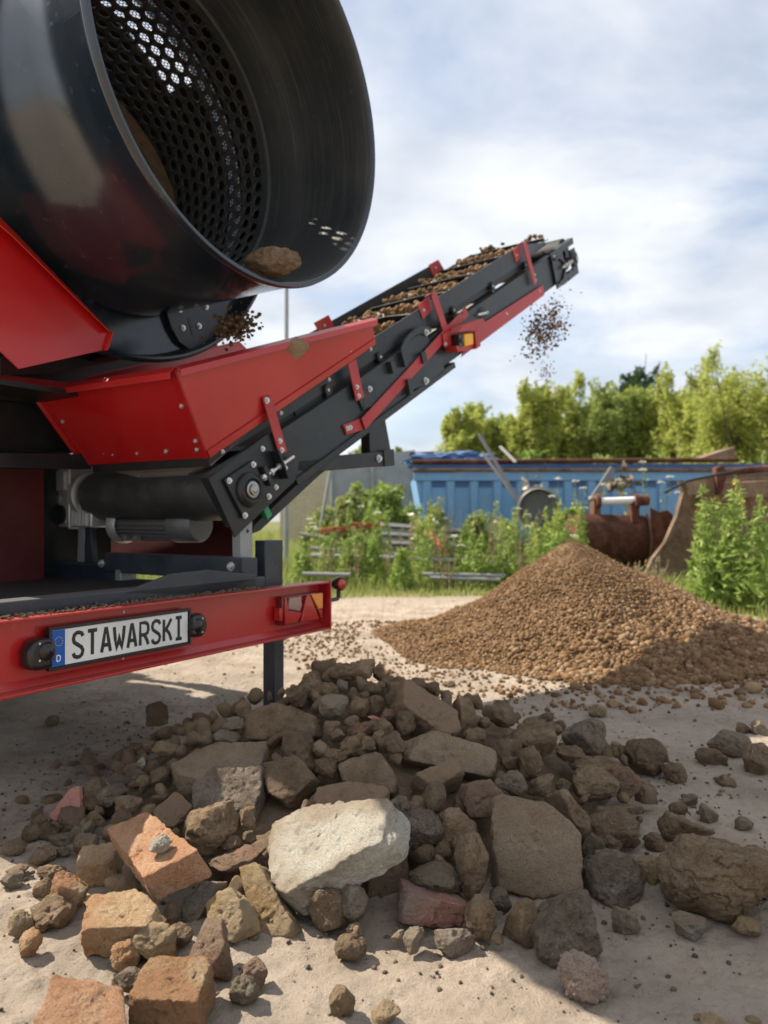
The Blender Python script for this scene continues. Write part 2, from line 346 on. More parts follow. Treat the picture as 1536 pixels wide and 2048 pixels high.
def build_ground():
    def axis(lo, hi, fine, far, n):
        a = np.arange(lo, hi+1e-6, fine); g = np.geomspace(fine, far, n); up = hi+np.cumsum(g); dn = lo-np.cumsum(g)
        return np.concatenate([dn[::-1], a, up])
    xs = axis(-1.6, 2.6, .012, 60, 60); ys = axis(1.2, 4.6, .012, 60, 60)
    X, Y = np.meshgrid(xs, ys); Z = ground_z(X, Y); V = np.stack([X.ravel(), Y.ravel(), Z.ravel()], -1); nx, ny = len(xs), len(ys)
    i = np.arange(nx*ny).reshape(ny, nx); q = np.stack([i[:-1, :-1], i[:-1, 1:], i[1:, 1:], i[1:, :-1]], -1).reshape(-1, 4)
    m, nt, b = mat_nodes('sandy_ground')
    tc = nt.nodes.new('ShaderNodeTexCoord'); tc.name = 'TC'
    n0 = noise_node(nt, .5, 5, .55); n1 = noise_node(nt, 3.2, 8, .62); n2 = noise_node(nt, 38, 8, .7); n3 = noise_node(nt, 190, 4, .7)
    c = ramp(nt, n1.outputs['Fac'], [(.30, (.25, .198, .152)), (.5, (.385, .31, .243)), (.70, (.48, .40, .318))])
    c = mixc(nt, ramp(nt, n0.outputs['Fac'], [(.35, .5), (.6, 0)]), c, (.34, .30, .25))
    c = mixc(nt, ramp(nt, n2.outputs['Fac'], [(.32, .5), (.46, 0)]), c, (.20, .155, .11))
    c = mixc(nt, ramp(nt, n3.outputs['Fac'], [(.62, 0), (.74, .6)]), c, (.62, .55, .45))
    # beyond the yard the earth is overgrown
    sp = nt.nodes.new('ShaderNodeSeparateXYZ'); geo = nt.nodes.new('ShaderNodeNewGeometry'); nt.links.new(geo.outputs['Position'], sp.inputs[0])
    ax = nt.nodes.new('ShaderNodeMath'); ax.operation = 'MULTIPLY_ADD'; nt.links.new(n1.outputs['Fac'], ax.inputs[0]); ax.inputs[1].default_value = 2.2; nt.links.new(sp.outputs['Y'], ax.inputs[2])
    c = mixc(nt, ramp(nt, ax.outputs[0], [(0, 0), (1, 0)]), c, (.14, .15, .06)) if False else c
    mr = nt.nodes.new('ShaderNodeMapRange'); nt.links.new(ax.outputs[0], mr.inputs[0]); mr.inputs[1].default_value = 9.9; mr.inputs[2].default_value = 11.2
    c = mixc(nt, mr.outputs[0], c, (.15, .15, .065))
    nt.links.new(c, b.inputs['Base Color']); b.inputs['Roughness'].default_value = .97; b.inputs['Specular IOR Level'].default_value = .1
    p = bump(nt, b, n1.outputs['Fac'], .4, .03); p = bump(nt, b, n2.outputs['Fac'], 1, .016, p); bump(nt, b, n3.outputs['Fac'], .8, .004, p)
    me = np_mesh('ground', V, q.ravel(), np.full(len(q), 4), m); o = bpy.data.objects.new('ground', me); link(o); tag(o, 'sandy yard ground with tyre ridges, crumbs and dusty patches', 'ground', kind='structure')
build_ground()

# ================================================================== THE SCREENING MACHINE
T0 = P(490, 980, 3.2); HD = P(1130, 530, 6.11)
cu = nrm(HD-T0); cv = nrm([cu[1], -cu[0], 0]); cw = np.cross(cv, cu)
if cw[2] < 0: cw = -cw
def K(s, v, wv): return T0+cu*s+cv*v+cw*wv                       # conveyor frame -> world
def S(px, py, off=0): return PL(px, py, T0+cv*off, cv)             # a point of the conveyor's side
B0 = np.array([-.989, 2.23, 0]); bt = nrm([.601, 1, 0]); bn = np.array([bt[1], -bt[0], 0])   # bn: out of the machine's rear
def B(t, q, z): return B0+bt*t-bn*q+np.array([0, 0, z])
def BP(px, py, q=0): return PL(px, py, B0-bn*q, bn)
Z3 = np.array([0, 0, 1.])
mroot = thing('screening_machine', 'red and anthracite mobile drum screening machine with licence plate, hopper and side conveyor', 'screening machine', (B(.3, 1.8, 0)[0], B(.3, 1.8, 0)[1], 0))

bolt_me = {}
def bolt_mesh(kind):
    if kind in bolt_me: return bolt_me[kind]
    m = MB(); m.cyl((0, 0, 0), (0, 0, .18), 1.0, 20); m.cyl((0, 0, .18), (0, 0, .75), .72, 6); m.cyl((0, 0, .75), (0, 0, 1.0 if kind == 'nut' else .80), .38, 12, .34)
    V = np.array(m.v); fl = [i for f in m.f for i in f]; me = np_mesh('bolt', V, fl, [len(f) for f in m.f], M['zinc']); me.set_sharp_from_angle(angle=.5); bolt_me[kind] = me; return me
def bolt(pos, n, r, parent, kind='nut'):
    o = bpy.data.objects.new('bolt', bolt_mesh(kind)); o.location = pos
    o.rotation_euler = (Vector(n).to_track_quat('Z', 'Y') @ Quaternion((0, 0, 1), random.uniform(0, 1))).to_euler(); o.scale = (r, r, r)
    return link(o, parent)

# ---------------- conveyor
def conveyor():
    conv = MB(); 
    t = -.065*cv
    rear = [K(-.15, 0, .135), K(1.75, 0, .145), K(1.72, 0, -.095), K(-.12, 0, -.115)]
    frame = MB().prism(rear, t).build('conveyor_side_frame', M['black2'], mroot, .003)
    fr = MB().prism([K(1.55, -.012, .11), K(3.86, -.012, .135), K(3.90, -.012, -.10), K(1.6, -.012, -.093)], t*.9).build('conveyor_side_frame', M['black2'], mroot, .003)
    f2 = MB().prism([K(.30, -.84, .135), K(3.9, -.84, .135), K(3.9, -.84, -.10), K(.30, -.84, -.115)], t)
    f2.build('conveyor_side_frame', M['black2'], mroot, .003)
    # lower flange strip standing proud under the rear frame, and fold lines
    m = MB(); m.prism([K(.30, .012, -.095), K(1.95, .012, -.10), K(1.95, .012, -.135), K(.30, .012, -.13)], -.10*cv); m.build('lower_flange', M['black'], frame, .002)
    # cross members
    for s in (.5, 1.3, 2.1, 2.9, 3.6):
        MB().box(K(s, -.42, -.03), cu*.03, cv*.36, cw*.03).build('cross_member', M['black'], frame)
    # bearing plate at the tail
    bp = MB().prism([K(-.165, .010, .135), K(.30, .010, .160), K(.42, .010, .03), K(.30, .010, -.10), K(-.155, .010, -.145)], -.008*cv).build('bearing_plate', M['black'], frame, .002)
    bh = MB(); 
    bh.prism([K(-.105, .012, .10), K(.085, .012, .10), K(.105, .012, -.085), K(-.085, .012, -.095)], .014*cv)
    bh.lathe(K(0, .026, 0), cv, cu, cw, [(-.012, .078), (.012, .074), (.020, .062), (.024, .058), (.024, .047), (.014, .044), (.014, .030), (-.012, .028)], 40)
    bhs = bh.build('bearing_housing', M['black'], bp, .004)
    MB().cyl(K(0, -.02, 0), K(0, .062, 0), .024, 28).cyl(K(0, .062, 0), K(0, .066, 0), .018, 28, .010).build('shaft', M['steel'], bp, .002)
    MB().lathe(K(0, .04, 0), cv, cu, cw, [(0, .036), (.010, .036), (.012, .033), (.012, .025), (0, .025)], 32).build('bearing_ring', M['steel'], bp)
    for (a, c) in ((-.085, .085), (.072, .085), (.090, -.078), (-.075, -.083)): bolt(K(a, .026, c), cv, .0135, bp)
    for (a, c) in ((.17, .115), (.26, -.02), (.165, -.07), (.285, .118)): bolt(K(a, .010, c), cv, .0125, bp)
    # take up screw
    ts = MB(); ts.prism([K(.105, .012, .055), K(.125, .012, .055), K(.125, .012, -.035), K(.105, .012, -.035)], .035*cv)
    ts.prism([K(.205, .012, .085), K(.217, .012, .085), K(.217, .012, -.05), K(.205, .012, -.05)], .05*cv)
    ts.build('take_up_bracket', M['black'], bp, .002)
    m = MB(); m.cyl(K(.08, .035, .012), K(.31, .035, .012), .008, 16)
    for a in (.085, .14, .20, .222): m.cyl(K(a, .035, .012), K(a+.016, .035, .012), .0155, 6)
    m.build('take_up_screw', M['zinc'], bp)
    # tail drum with the belt over it
    R = .126
    dr = MB().lathe(K(.012, 0, -.012), cv, cu, cw, [(-.045, .03), (-.045, R-.006), (-.06, R-.002), (-.12, R), (-.42, R+.001), (-1.0, R), (-1.06, R-.003), (-1.075, R-.01), (-1.075, .03)], 64).build('tail_drum', M['roller'], mroot)
    # belt: upper run, lower run
    b = MB()
    prof = [(-.05, .112, 0), (.12, .135, 0), (.45, .185, 0), (1.2, .200, 0), (4.05, .200, 0)]
    th = .008
    def strip(pts, v0, v1, dw0=0, dw1=0):
        vs = []; fs = []
        for (s, wv, _) in pts:
            vs += [K(s, v0, wv+dw0), K(s, v1, wv+dw1), K(s, v0, wv+dw0-th), K(s, v1, wv+dw1-th)]
        for i in range(len(pts)-1):
            a = 4*i; c = a+4
            fs += [(a, a+1, c+1, c), (a+2, c+2, c+3, a+3), (a, c, c+2, a+2), (a+1, a+3, c+3, c+1)]
        b.add(vs, fs)
    strip(prof, -.09, -.25, .035, 0); strip(prof, -.25, -.59, 0, 0); strip(prof, -.59, -.75, 0, .035)
    b.add(*(lambda pts: ([p for s, wv in pts for p in (K(s, -.08, wv), K(s, -.76, wv), K(s, -.08, wv-th), K(s, -.76, wv-th))],
          [f for i in range(len(pts)-1) for f in ((4*i, 4*i+1, 4*i+5, 4*i+4), (4*i+2, 4*i+6, 4*i+7, 4*i+3), (4*i, 4*i+4, 4*i+6, 4*i+2), (4*i+1, 4*i+3, 4*i+7, 4*i+5))]))([(.0, -.112), (.6, -.07), (4.0, -.07)]))
    belt = b.build('conveyor_belt', M['belt'], mroot, 0)
    for s in (.9, 1.35, 1.80, 2.32, 2.84, 3.40, 3.93):
        c = MB(); pts = []
        c.prism([K(s, -.76, .205), K(s+.20, -.42, .203), K(s, -.08, .237), K(s, -.08, .262), K(s+.20, -.42, .240), K(s, -.76, .258)], .022*cu)
        c.build('cleat', M['rubber'], belt, .003)
    # idlers under the belt
    for s in (.75, 1.25, 2.15, 2.75, 3.35):
        fr2 = MB(); 
        for v0 in (-.03,): fr2.prism([K(s-.022, v0, .125), K(s+.022, v0, .125), K(s+.018, v0, .20), K(s-.018, v0, .20)], .008*cv)
        f = fr2.build('idler_bracket', M['black'], frame, .002)
        MB().cyl(K(s, -.10, .150), K(s, -.74, .150), .032, 20).build('idler', M['rubber'], f)
        MB().cyl(K(s, -.10, .172), K(s, -.015, .172), .026, 18).build('idler_end', M['rubber'], f); bolt(K(s, -.022, .172), cv, .011, f)
    # skirt boards
    nb = MB(); nb.prism([K(.35, -.03, .262), K(3.47, -.03, .322), K(3.42, -.03, .192), K(.35, -.03, .165)], -.008*cv)
    nb.prism([K(3.40, -.035, .315), K(4.02, -.10, .215), K(4.02, -.10, .197), K(3.40, -.035, .20)], -.008*cv)
    nbs = nb.build('skirt_board', M['black'], mroot, .001)
    MB().prism([K(.5, -.045, .19), K(3.4, -.045, .205), K(3.4, -.045, .155), K(.5, -.045, .125)], -.012*cv).build('rubber_seal', M['rubber'], nbs)
    fb = MB(); fb.prism([K(.35, -.80, .262), K(3.50, -.80, .325), K(3.57, -.80, .20), K(.35, -.80, .165)], -.008*cv)
    fbs = fb.build('skirt_board', M['black'], mroot, .001)
    fb2 = MB().prism([K(3.57, -.81, .235), K(4.10, -.81, .245), K(4.20, -.81, .17), K(3.57, -.81, .18)], -.008*cv).build('skirt_board', M['black'], mroot)
    # red plates on the skirt boards
    for s in (1.83, 3.40):
        a = MB().prism([K(s-.09, -.797, .335), K(s+.08, -.797, .338), K(s+.10, -.797, .255), K(s-.06, -.797, .235)], .004*cv).build('board_plate', M['red_dull'], fbs, .001); bolt(K(s, -.79, .29), cv, .010, a, 'hex')
    # red brackets holding the near board
    for (s, plate) in ((1.90, 1), (3.33, 1)):
        m = MB(); m.prism([K(s-.135, -.028, .315), K(s+.02, -.028, .325), K(s+.01, -.028, .245), K(s-.12, -.028, .225)], .004*cv)
        a = m.build('board_plate', M['red_dull'], nbs, .001); bolt(K(s-.09, -.024, .27), cv, .010, a, 'hex')
        m = MB(); top = [K(s-.03, -.022, .33), K(s+.035, -.022, .333)]
        m.prism([K(s-.035, .012, .335), K(s+.035, .012, .335), K(s+.075, .012, .02), K(s+.01, .012, .02)], .007*cv)
        m.prism([K(s-.035, -.03, .327), K(s+.035, -.03, .327), K(s+.035, .019, .341), K(s-.035, .019, .341)], .008*cw)
        a = m.build('board_bracket', M['red_dull'], mroot, .002)
        for q in (.045, .085): bolt(K(s+.055-q*.05, .019, q), cv, .011, a)
    # head plate and head drum
    hp = MB(); hp.prism([K(3.80, .008, .15), K(4.05, .008, .155), K(4.05, .008, -.13), K(3.80, .008, -.13)], -.008*cv)
    hp.prism([K(3.95, .006, .155), K(4.34, .006, .165), K(4.34, .006, .115), K(3.95, .006, .11)], -.05*cv)
    hp.prism([K(3.95, .006, -.075), K(4.34, .006, -.075), K(4.34, .006, -.13), K(3.95, .006, -.135)], -.05*cv)
    hps = hp.build('head_plate', M['black'], mroot, .002)
    hb = MB(); hb.prism([K(4.17, .01, .09), K(4.29, .01, .09), K(4.29, .01, -.07), K(4.17, .01, -.07)], .016*cv); hb.lathe(K(4.23, .026, .01), cv, cu, cw, [(-.01, .068), (.012, .062), (.018, .04), (.01, .024)], 32); hb.build('bearing_housing', M['black'], hps, .003)
    MB().cyl(K(4.23, -.84, .01), K(4.23, .055, .01), .022, 20).build('shaft', M['steel'], hps)
    m = MB(); m.cyl(K(3.93, .03, .005), K(4.18, .03, .005), .009, 12)
    for a in (3.99, 4.06, 4.12): m.cyl(K(a, .03, .005), K(a+.018, .03, .005), .019, 6)
    m.build('take_up_screw', M['zinc'], hps)
    for a, c in ((3.85, .115), (3.85, -.10)): bolt(K(a, .008, c), cv, .013, hps)
    MB().prism([K(3.84, .012, .10), K(3.93, .012, .10), K(4.03, .012, .035), K(4.03, .012, -.03), K(3.93, .012, -.10), K(3.84, .012, -.10), K(3.84, .012, -.085), K(3.92, .012, -.085), K(4.01, .012, -.02), K(4.01, .012, .03), K(3.92, .012, .085), K(3.84, .012, .085)], .012*cv).build('guard_ring', M['black'], hps)
    MB().lathe(K(4.23, 0, .06), cv, cu, cw, [(-.05, .03), (-.05, .128), (-.76, .128), (-.76, .03)], 48).build('head_drum', M['rubber'], mroot)
    MB().prism([K(3.80, -.832, .15), K(4.34, -.832, .165), K(4.34, -.832, -.13), K(3.80, -.832, -.13)], -.008*cv).build('head_plate', M['black'], mroot, .002)
    # red strip on the lower half of the front frame
    rs = MB().prism([S(938, 664), S(1085, 570), S(1088, 590), S(921, 715)], .004*cv).build('side_strip', M['red_dull'], mroot, .001)
    for q in ((1013, 628), (1079, 582)): bolt(S(*q, .004), cv, .010, rs, 'hex')
    m = MB(); 
    for ang in range(4):
        q = ang*math.pi/4+.2; m.prism([S(967, 627, .001)+(cu*math.cos(q)+cw*math.sin(q))*.05+(cu*-math.sin(q)+cw*math.cos(q))*.006, S(967, 627, .001)+(cu*math.cos(q)+cw*math.sin(q))*.05-(cu*-math.sin(q)+cw*math.cos(q))*.006, S(967, 627, .001)-(cu*math.cos(q)+cw*math.sin(q))*.05-(cu*-math.sin(q)+cw*math.cos(q))*.006, S(967, 627, .001)-(cu*math.cos(q)+cw*math.sin(q))*.05+(cu*-math.sin(q)+cw*math.cos(q))*.006], (.0015+.0007*ang)*cv)
    a = m.build('star_slot', M['letter'], fr); MB().cyl(S(955, 630, .002), S(972, 626, .012), .009, 10).build('adjuster_pin', M['zinc'], fr); bolt(S(974, 625, .008), cv, .011, fr)
    # hinge plates and quadrant
    hq = MB(); hq.prism([S(700, 768), S(796, 703), S(806, 735), S(850, 700), S(884, 715), S(885, 745), S(852, 765), S(835, 775), S(790, 793), S(770, 790), S(724, 822)], .012*cv)
    h1 = hq.build('hinge_plate', M['black2'], mroot, .002)
    for q in ((772, 725, 778, 748), (794, 705, 802, 735), (806, 760, 812, 790)):
        MB().prism([S(q[0], q[1], .012), S(q[0]+7, q[1]-2, .012), S(q[2]+7, q[3]-2, .012), S(q[2], q[3], .012)], .03*cv).build('stiffener', M['black2'], h1)
    pts = []
    c = np.array([862., 728.])
    arc_o = [(797, 712), (799, 695), (806, 680), (817, 667), (831, 656), (845, 652), (857, 655), (860, 663)]
    arc_i = [(848, 672), (838, 668), (827, 671), (817, 681), (810, 693), (806, 710)]
    MB().prism([S(*a) for a in arc_o+arc_i], .014*cv).build('adjusting_quadrant', M['black2'], h1, .001)
    MB().prism([S(a, b) for a, b in [(806, 718), (810, 696), (818, 683), (828, 673), (838, 670), (850, 672), (866, 700), (860, 735), (812, 770)]], .006*cv).build('quadrant_web', M['black2'], h1)
    bolt(S(852, 665, .014), cv, .019, h1); bolt(S(851, 762, .012), cv, .021, h1)
    # locking arm
    la = MB().prism([S(712, 841), S(860, 692), S(930, 616), S(931, 634), S(866, 705), S(724, 858)], .010*cv)
    lo_ = .016*cv
    la = MB().prism([p+lo_ for p in [S(716, 838), S(925, 615), S(931, 632), S(724, 860)]], .008*cv)
    la.prism([p+.001*cv for p in [S(683, 850), S(716, 838), S(724, 860), S(690, 870)]], .010*cv)
    las = la.build('locking_arm', M['red_dull'], mroot, .002)
    for q in ((694, 857), (700, 855)): bolt(S(*q, .012), cv, .013, las)
    bolt(S(887, 688, .014), cv, .012, las); MB().cyl(S(924, 626, .023), S(924, 626, .026), .007, 12).build('hole', M['letter'], las)
    MB().prism([S(839, 705, .026), S(848, 703, .026), S(852, 722, .026), S(844, 728, .026)], .012*cv).build('arm_clip', M['black'], las)
    # emergency stop box
    eb = MB(); base = .03
    eb.prism([S(891, 664, base), S(938, 655, base), S(950, 646, base), S(950, 652, base), S(940, 690, base), S(900, 704, base)], -.03*cv)
    eb.prism([S(896, 668, .032), S(936, 660, .032), S(950, 648, .032), S(945, 640, .032), S(905, 655, .032)], .075*cv)
    eb.prism([S(930, 666, .032), S(938, 664, .032), S(942, 695, .032), S(934, 700, .032)], .07*cv)
    eb.prism([S(897, 694, .032), S(938, 690, .032), S(938, 700, .032), S(902, 706, .032)], .05*cv)
    eb.prism([S(884, 668, base), S(898, 664, base), S(902, 690, base), S(888, 696, base)], .004*cv)
    es = eb.build('stop_switch_box', M['red_dull'], mroot, .001)
    MB().prism([S(903, 671, .034), S(915, 669, .034), S(916, 694, .034), S(905, 697, .034)], .05*cv).build('switch_base', M['black_plastic'], es, .003)
    MB().prism([S(912, 670, .034), S(930, 668, .034), S(931, 692, .034), S(914, 696, .034)], .06*cv).build('switch_housing', M['yellow'], es, .008)
    ce = S(922, 681, .094); MB().cyl(ce, ce+cv*.012, .018, 24).build('push_button', M['letter'], es, .003)
    bolt(S(890, 688, .036), cv, .012, es)
    # support struts below
    sp = MB().prism([S(737, 800, -.02), S(762, 790, -.02), S(783, 905, -.02), S(740, 905, -.02)], -.06*cv).build('support_strut', M['black'], mroot, .004)
    MB().prism([S(726, 770, .014), S(734, 763, .014), S(750, 765, .014), S(754, 800, .014), S(748, 812, .014), S(728, 818, .014)], -.012*cv).build('strut_ear', M['black'], sp, .002); bolt(S(739, 778, .014), cv, .016, sp)
    s2 = MB().prism([S(560, 935, 0), S(590, 922, 0), S(665, 912, 0), S(787, 901, 0), S(789, 930, 0), S(672, 940, 0), S(610, 945, 0)], -.09*cv).build('support_arm', M['black'], mroot, .004)
    MB().prism([S(768, 900, .008), S(788, 898, .008), S(790, 931, .008), S(770, 933, .008)], -.11*cv).build('end_cap', M['black'], s2, .003); bolt(S(757, 917, .002), cv, .02, s2)
    MB().prism([S(660, 905, -.1), S(690, 912, -.1), S(640, 950, -.1), S(520, 1062, -.1), S(503, 1068, -.1), S(508, 1050, -.1)], -.06*cv).build('diagonal_brace', M['black'], mroot, .003)
    MB().prism([S(527, 1018, -.03), S(536, 1010, -.03), S(545, 1030, -.03), S(536, 1040, -.03)], -.03*cv).build('lock_tab', M['green'], mroot, .003)
    p = MB().prism([S(480, 1040, -.02), S(505, 1032, -.02), S(505, 1116, -.02), S(481, 1116, -.02)], -.05*cv).build('tail_post', M['galv'], mroot, .003)
    MB().cyl(S(494, 1062, -.021), S(494, 1062, -.018), .009, 14).build('hole', M['letter'], p)
conveyor()

# ---------------- red hopper over the tail
def hopper():
    A = P(65, 778, 3.35); Bc = P(350, 735, 2.80); C = P(175, 930, 3.53); D = P(418, 915, 3.08)
    E1 = P(745, 637, 3.815); E2 = P(750, 688, 4.03); G = P(735, 705, 4.0)
    Aw = A+(E1-Bc)
    h = MB(); n1 = nrm(np.cross(Bc-A, D-A)); n1 = n1 if n1[1] < 0 else -n1
    e = h.prism([A, Bc, D, C], -n1*.005).build('end_wall', M['red'], mroot, 0)
    n2 = nrm(np.cross(E1-Bc, D-Bc)); n2 = n2 if n2[1] < 0 else -n2
    D2 = D
    E2 = PL(750, 688, Bc, n2); s = MB().prism([Bc, E1, E2, D2], -n2*.005).build('side_wall', M['red'], mroot, 0)
    # folded lips
    up = nrm(np.cross(n1, Bc-A)); 
    lip = MB(); lip.prism([A+n1*.001, Bc+n1*.001, Bc+n1*.028+[0, 0, -.006], A+n1*.028+[0, 0, -.006]], [0, 0, .005])
    lip.prism([A+n1*.028, Bc+n1*.028, Bc+n1*.028+[0, 0, -.026], A+n1*.028+[0, 0, -.026]], n1*.004)
    lip.build('folded_lip', M['red'], e, .001)
    lip = MB(); lip.prism([Bc+n2*.001, E1+n2*.001, E1+n2*.028+[0, 0, -.006], Bc+n2*.028+[0, 0, -.006]], [0, 0, .005])
    lip.prism([Bc+n2*.028, E1+n2*.028, E1+n2*.028+[0, 0, -.028], Bc+n2*.028+[0, 0, -.028]], n2*.004)
    lip.build('folded_lip', M['red'], s, .001)
    # corner flanges with rivets
    fl = MB(); dC = nrm(D-Bc); fl.prism([Bc+n1*.003, Bc-nrm(Bc-A)*.035+n1*.003, D-nrm(D-C)*.035+n1*.003, D+n1*.003], n1*.003)
    f = fl.build('corner_flange', M['red'], e)
    fl = MB(); fl.prism([A+n1*.002, A+nrm(Bc-A)*.03+n1*.002, C+nrm(D-C)*.03+n1*.002, C+n1*.002], n1*.004); fl.prism([A, A-nrm(Bc-A)*.02+n1*.01, C-nrm(D-C)*.02+n1*.012, C], n1*.004)
    f2 = fl.build('corner_flange', M['red'], e)
    # lower flange of the side wall
    lf = MB(); q1, q2 = D2+n2*.002, E2+n2*.002; upv = nrm(Bc-D)*.035; lf.prism([q1, q2, q2+upv*.9, q1+upv], n2*.005); lfo = lf.build('lower_flange', M['red'], s, .001)
    ang = MB().prism([q1-upv*.1, q2-upv*.1, q2-upv*.1-n2*.05-[0, 0, .0], q1-upv*.1-n2*.05], [0, 0, -.004]).build('seal_strip', M['rubber'], s)
    for px, py in ((210, 905), (227, 908), (275, 906), (332, 903), (394, 899), (391, 882), (363, 812), (336, 743), (126, 843), (156, 903), (168, 913)):
        bolt(PL(px, py, A+n1*.007, n1), n1, .0105, e)
    for px, py in ((445, 903), (562, 826), (658, 759), (741, 698)):
        bolt(PL(px, py, D+n2*.008, n2), n2, .0095, s)
    # far side wall and back wall, red inside
    far = MB().prism([A, Aw, C+(E2-D2), C], -nrm(np.cross(Aw-A, C-A))*.005).build('side_wall', M['red_dull'], mroot)
    MB().prism([A, Aw, Aw+[0, 0, -.03], A+[0, 0, -.03]], nrm([-cv[0], -cv[1], 0])*.03).build('folded_lip', M['red_dull'], far)
    # rubber curtain below the end wall
    MB().prism([C+[0.02, .0, .01], D+[-.005, 0, .01], D+[-.005, .02, -.035], C+[.02, .02, -.035]], -n1*.006).build('rubber_curtain', M['rubber'], e)
    # two flat red straps hold the hopper to the frame
    for a, b, w_ in (((533, 800), (564, 905), 9), ((697, 702), (718, 797), 9)):
        m = MB(); off = .020
        m.prism([S(a[0]-w_-1, a[1]-5, off), S(a[0]+w_-1, a[1]-9, off), S(b[0]+w_, b[1]-2, off), S(b[0]-w_+2, b[1]+6, off)], .007*cv)
        st = m.build('hopper_strap', M['red_dull'], mroot, .003)
        bolt(S(a[0], a[1]+1, off+.007), cv, .014, st)
        for dy in (-18, 0): bolt(S(b[0]-1+dy*.2, b[1]-5+dy, off+.007), cv, .0125, st)
hopper()

# ---------------- screening drum
def trommel():
    az = math.radians(-33.65); k = .78
    n = np.array([math.cos(az), math.sin(az), 0]); x = np.array([-n[1], n[0], 0]); z = Z3
    C0 = np.array([-.5574*k, 3.3692*k, .95+1.98746*k]); R = .9*k
    a = -n
    shell = MB().lathe(C0, a, x, z, [(.0, R-.012), (-.008, R-.004), (-.006, R+.006), (.012, R+.010), (.030, R+.006), (.036, R-.002), (.30, R-.004), (.78, R-.006)], 180).build('drum_shell', M['drum'], mroot, 0, 60)
    MB().lathe(C0, a, x, z, [(.0, R-.012), (.010, R-.018), (.10, R-.020), (.30, R-.024), (.38, R-.034), (.405, R-.052), (.53, R-.066), (.535, R-.080), (.57, R-.082)], 180).build('outlet_cone', M['drum_in'], mroot, 0, 60)
    # perforated screen plates: real holes
    rs = R-.075; L0, L1 = .57, 2.35; pitch = .066; nc = int(2*math.pi*rs/pitch); nr = int((L1-L0)/(pitch*.87)); rh = .0235/ (pitch/2)
    V = []; Fq = []
    K12 = 12; sq = []
    for j in range(K12):
        q = 2*math.pi*(j+.5)/K12; c, s = math.cos(q), math.sin(q); mm = max(abs(c), abs(s)); sq.append((c/mm, s/mm))
    # exact corners
    ci = [(math.cos(2*math.pi*(j+.5)/K12)*rh, math.sin(2*math.pi*(j+.5)/K12)*rh) for j in range(K12)]
    corner = {1: (1, 1), 4: (-1, 1), 7: (-1, -1), 10: (1, -1)}
    ou = []
    for j in range(K12):
        ou.append(sq[j])
    ou[1] = (1, 1) if True else ou[1]; ou[4] = (-1, 1); ou[7] = (-1, -1); ou[10] = (1, -1)
    dth = 2*math.pi/nc; dl = (L1-L0)/nr
    blocked = fbm(np.array([[i*.16, j*.16, 3.0] for i in range(nr) for j in range(nc)]), 5, 2).reshape(nr, nc)
    for i in range(nr):
        for j in range(nc):
            th = dth*(j+(.5 if i % 2 else 0)); l = L0+dl*(i+.5); b = len(V)
            for (p, q) in ou+ci: V.append((th+p*dth/2, l+q*dl/2))
            for m_ in range(K12): Fq.append((b+m_, b+(m_+1) % K12, b+K12+(m_+1) % K12, b+K12+m_))
            if blocked[i, j] > .34: Fq.append(tuple(b+K12+m_ for m_ in range(K12)))
    W = [C0+a*l+rs*(math.cos(t)*x+math.sin(t)*z) for t, l in V]
    mb = MB(); mb.v = [tuple(p) for p in W]; mb.f = Fq
    scr = mb.build('screen_plate', M['drum_in'], mroot, 0, 30)
    so = scr.modifiers.new('thickness', 'SOLIDIFY'); so.thickness = .008; so.offset = 0
    # fine mesh over the plates
    m, nt, bs = mat_nodes('fine_screen_mesh'); bs.inputs['Base Color'].default_value = (.02, .02, .02, 1); bs.inputs['Roughness'].default_value = .5
    uv = nt.nodes.new('ShaderNodeUVMap'); 
    def vm(op, a_, b_=None):
        q = nt.nodes.new('ShaderNodeVectorMath'); q.operation = op
        for i_, v_ in ((0, a_), (1, b_)):
            if v_ is None: continue
            if hasattr(v_, 'links'): nt.links.new(v_, q.inputs[i_])
            else: q.inputs[i_].default_value = v_
        return q.outputs['Value'] if op == 'LENGTH' else q.outputs[0]
    s3 = math.sqrt(3)
    ds = []
    for off in ((0, 0, 0), (.5, s3/2, 0)):
        p_ = vm('ADD', uv.outputs[0], off); f_ = vm('FRACTION', vm('DIVIDE', p_, (1, s3, 1))); g_ = vm('MULTIPLY', vm('SUBTRACT', f_, (.5, .5, 0)), (1, s3, 0)); ds.append(vm('LENGTH', g_))
    mn = nt.nodes.new('ShaderNodeMath'); mn.operation = 'MINIMUM'; nt.links.new(ds[0], mn.inputs[0]); nt.links.new(ds[1], mn.inputs[1])
    gt = nt.nodes.new('ShaderNodeMath'); gt.operation = 'GREATER_THAN'; nt.links.new(mn.outputs[0], gt.inputs[0]); gt.inputs[1].default_value = .39
    tr = nt.nodes.new('ShaderNodeBsdfTransparent'); mx = nt.nodes.new('ShaderNodeMixShader'); nt.links.new(gt.outputs[0], mx.inputs[0]); nt.links.new(tr.outputs[0], mx.inputs[1]); nt.links.new(bs.outputs[0], mx.inputs[2])
    nt.links.new(mx.outputs[0], nt.nodes['Material Output'].inputs[0])
    N_ = 120; NL = 12; V = []; UV = []
    for i in range(NL+1):
        for j in range(N_+1):
            th = 2*math.pi*j/N_; l = L0+(L1-L0)*i/NL; V.append(C0+a*l+(rs+.02)*(math.cos(th)*x+math.sin(th)*z)); UV.append((th*rs/.0165, l/.0165))
    Fq = [(i*(N_+1)+j, i*(N_+1)+j+1, (i+1)*(N_+1)+j+1, (i+1)*(N_+1)+j) for i in range(NL) for j in range(N_)]
    mb = MB(); mb.v = [tuple(p) for p in V]; mb.f = Fq; fm = mb.build('fine_mesh', m, scr)
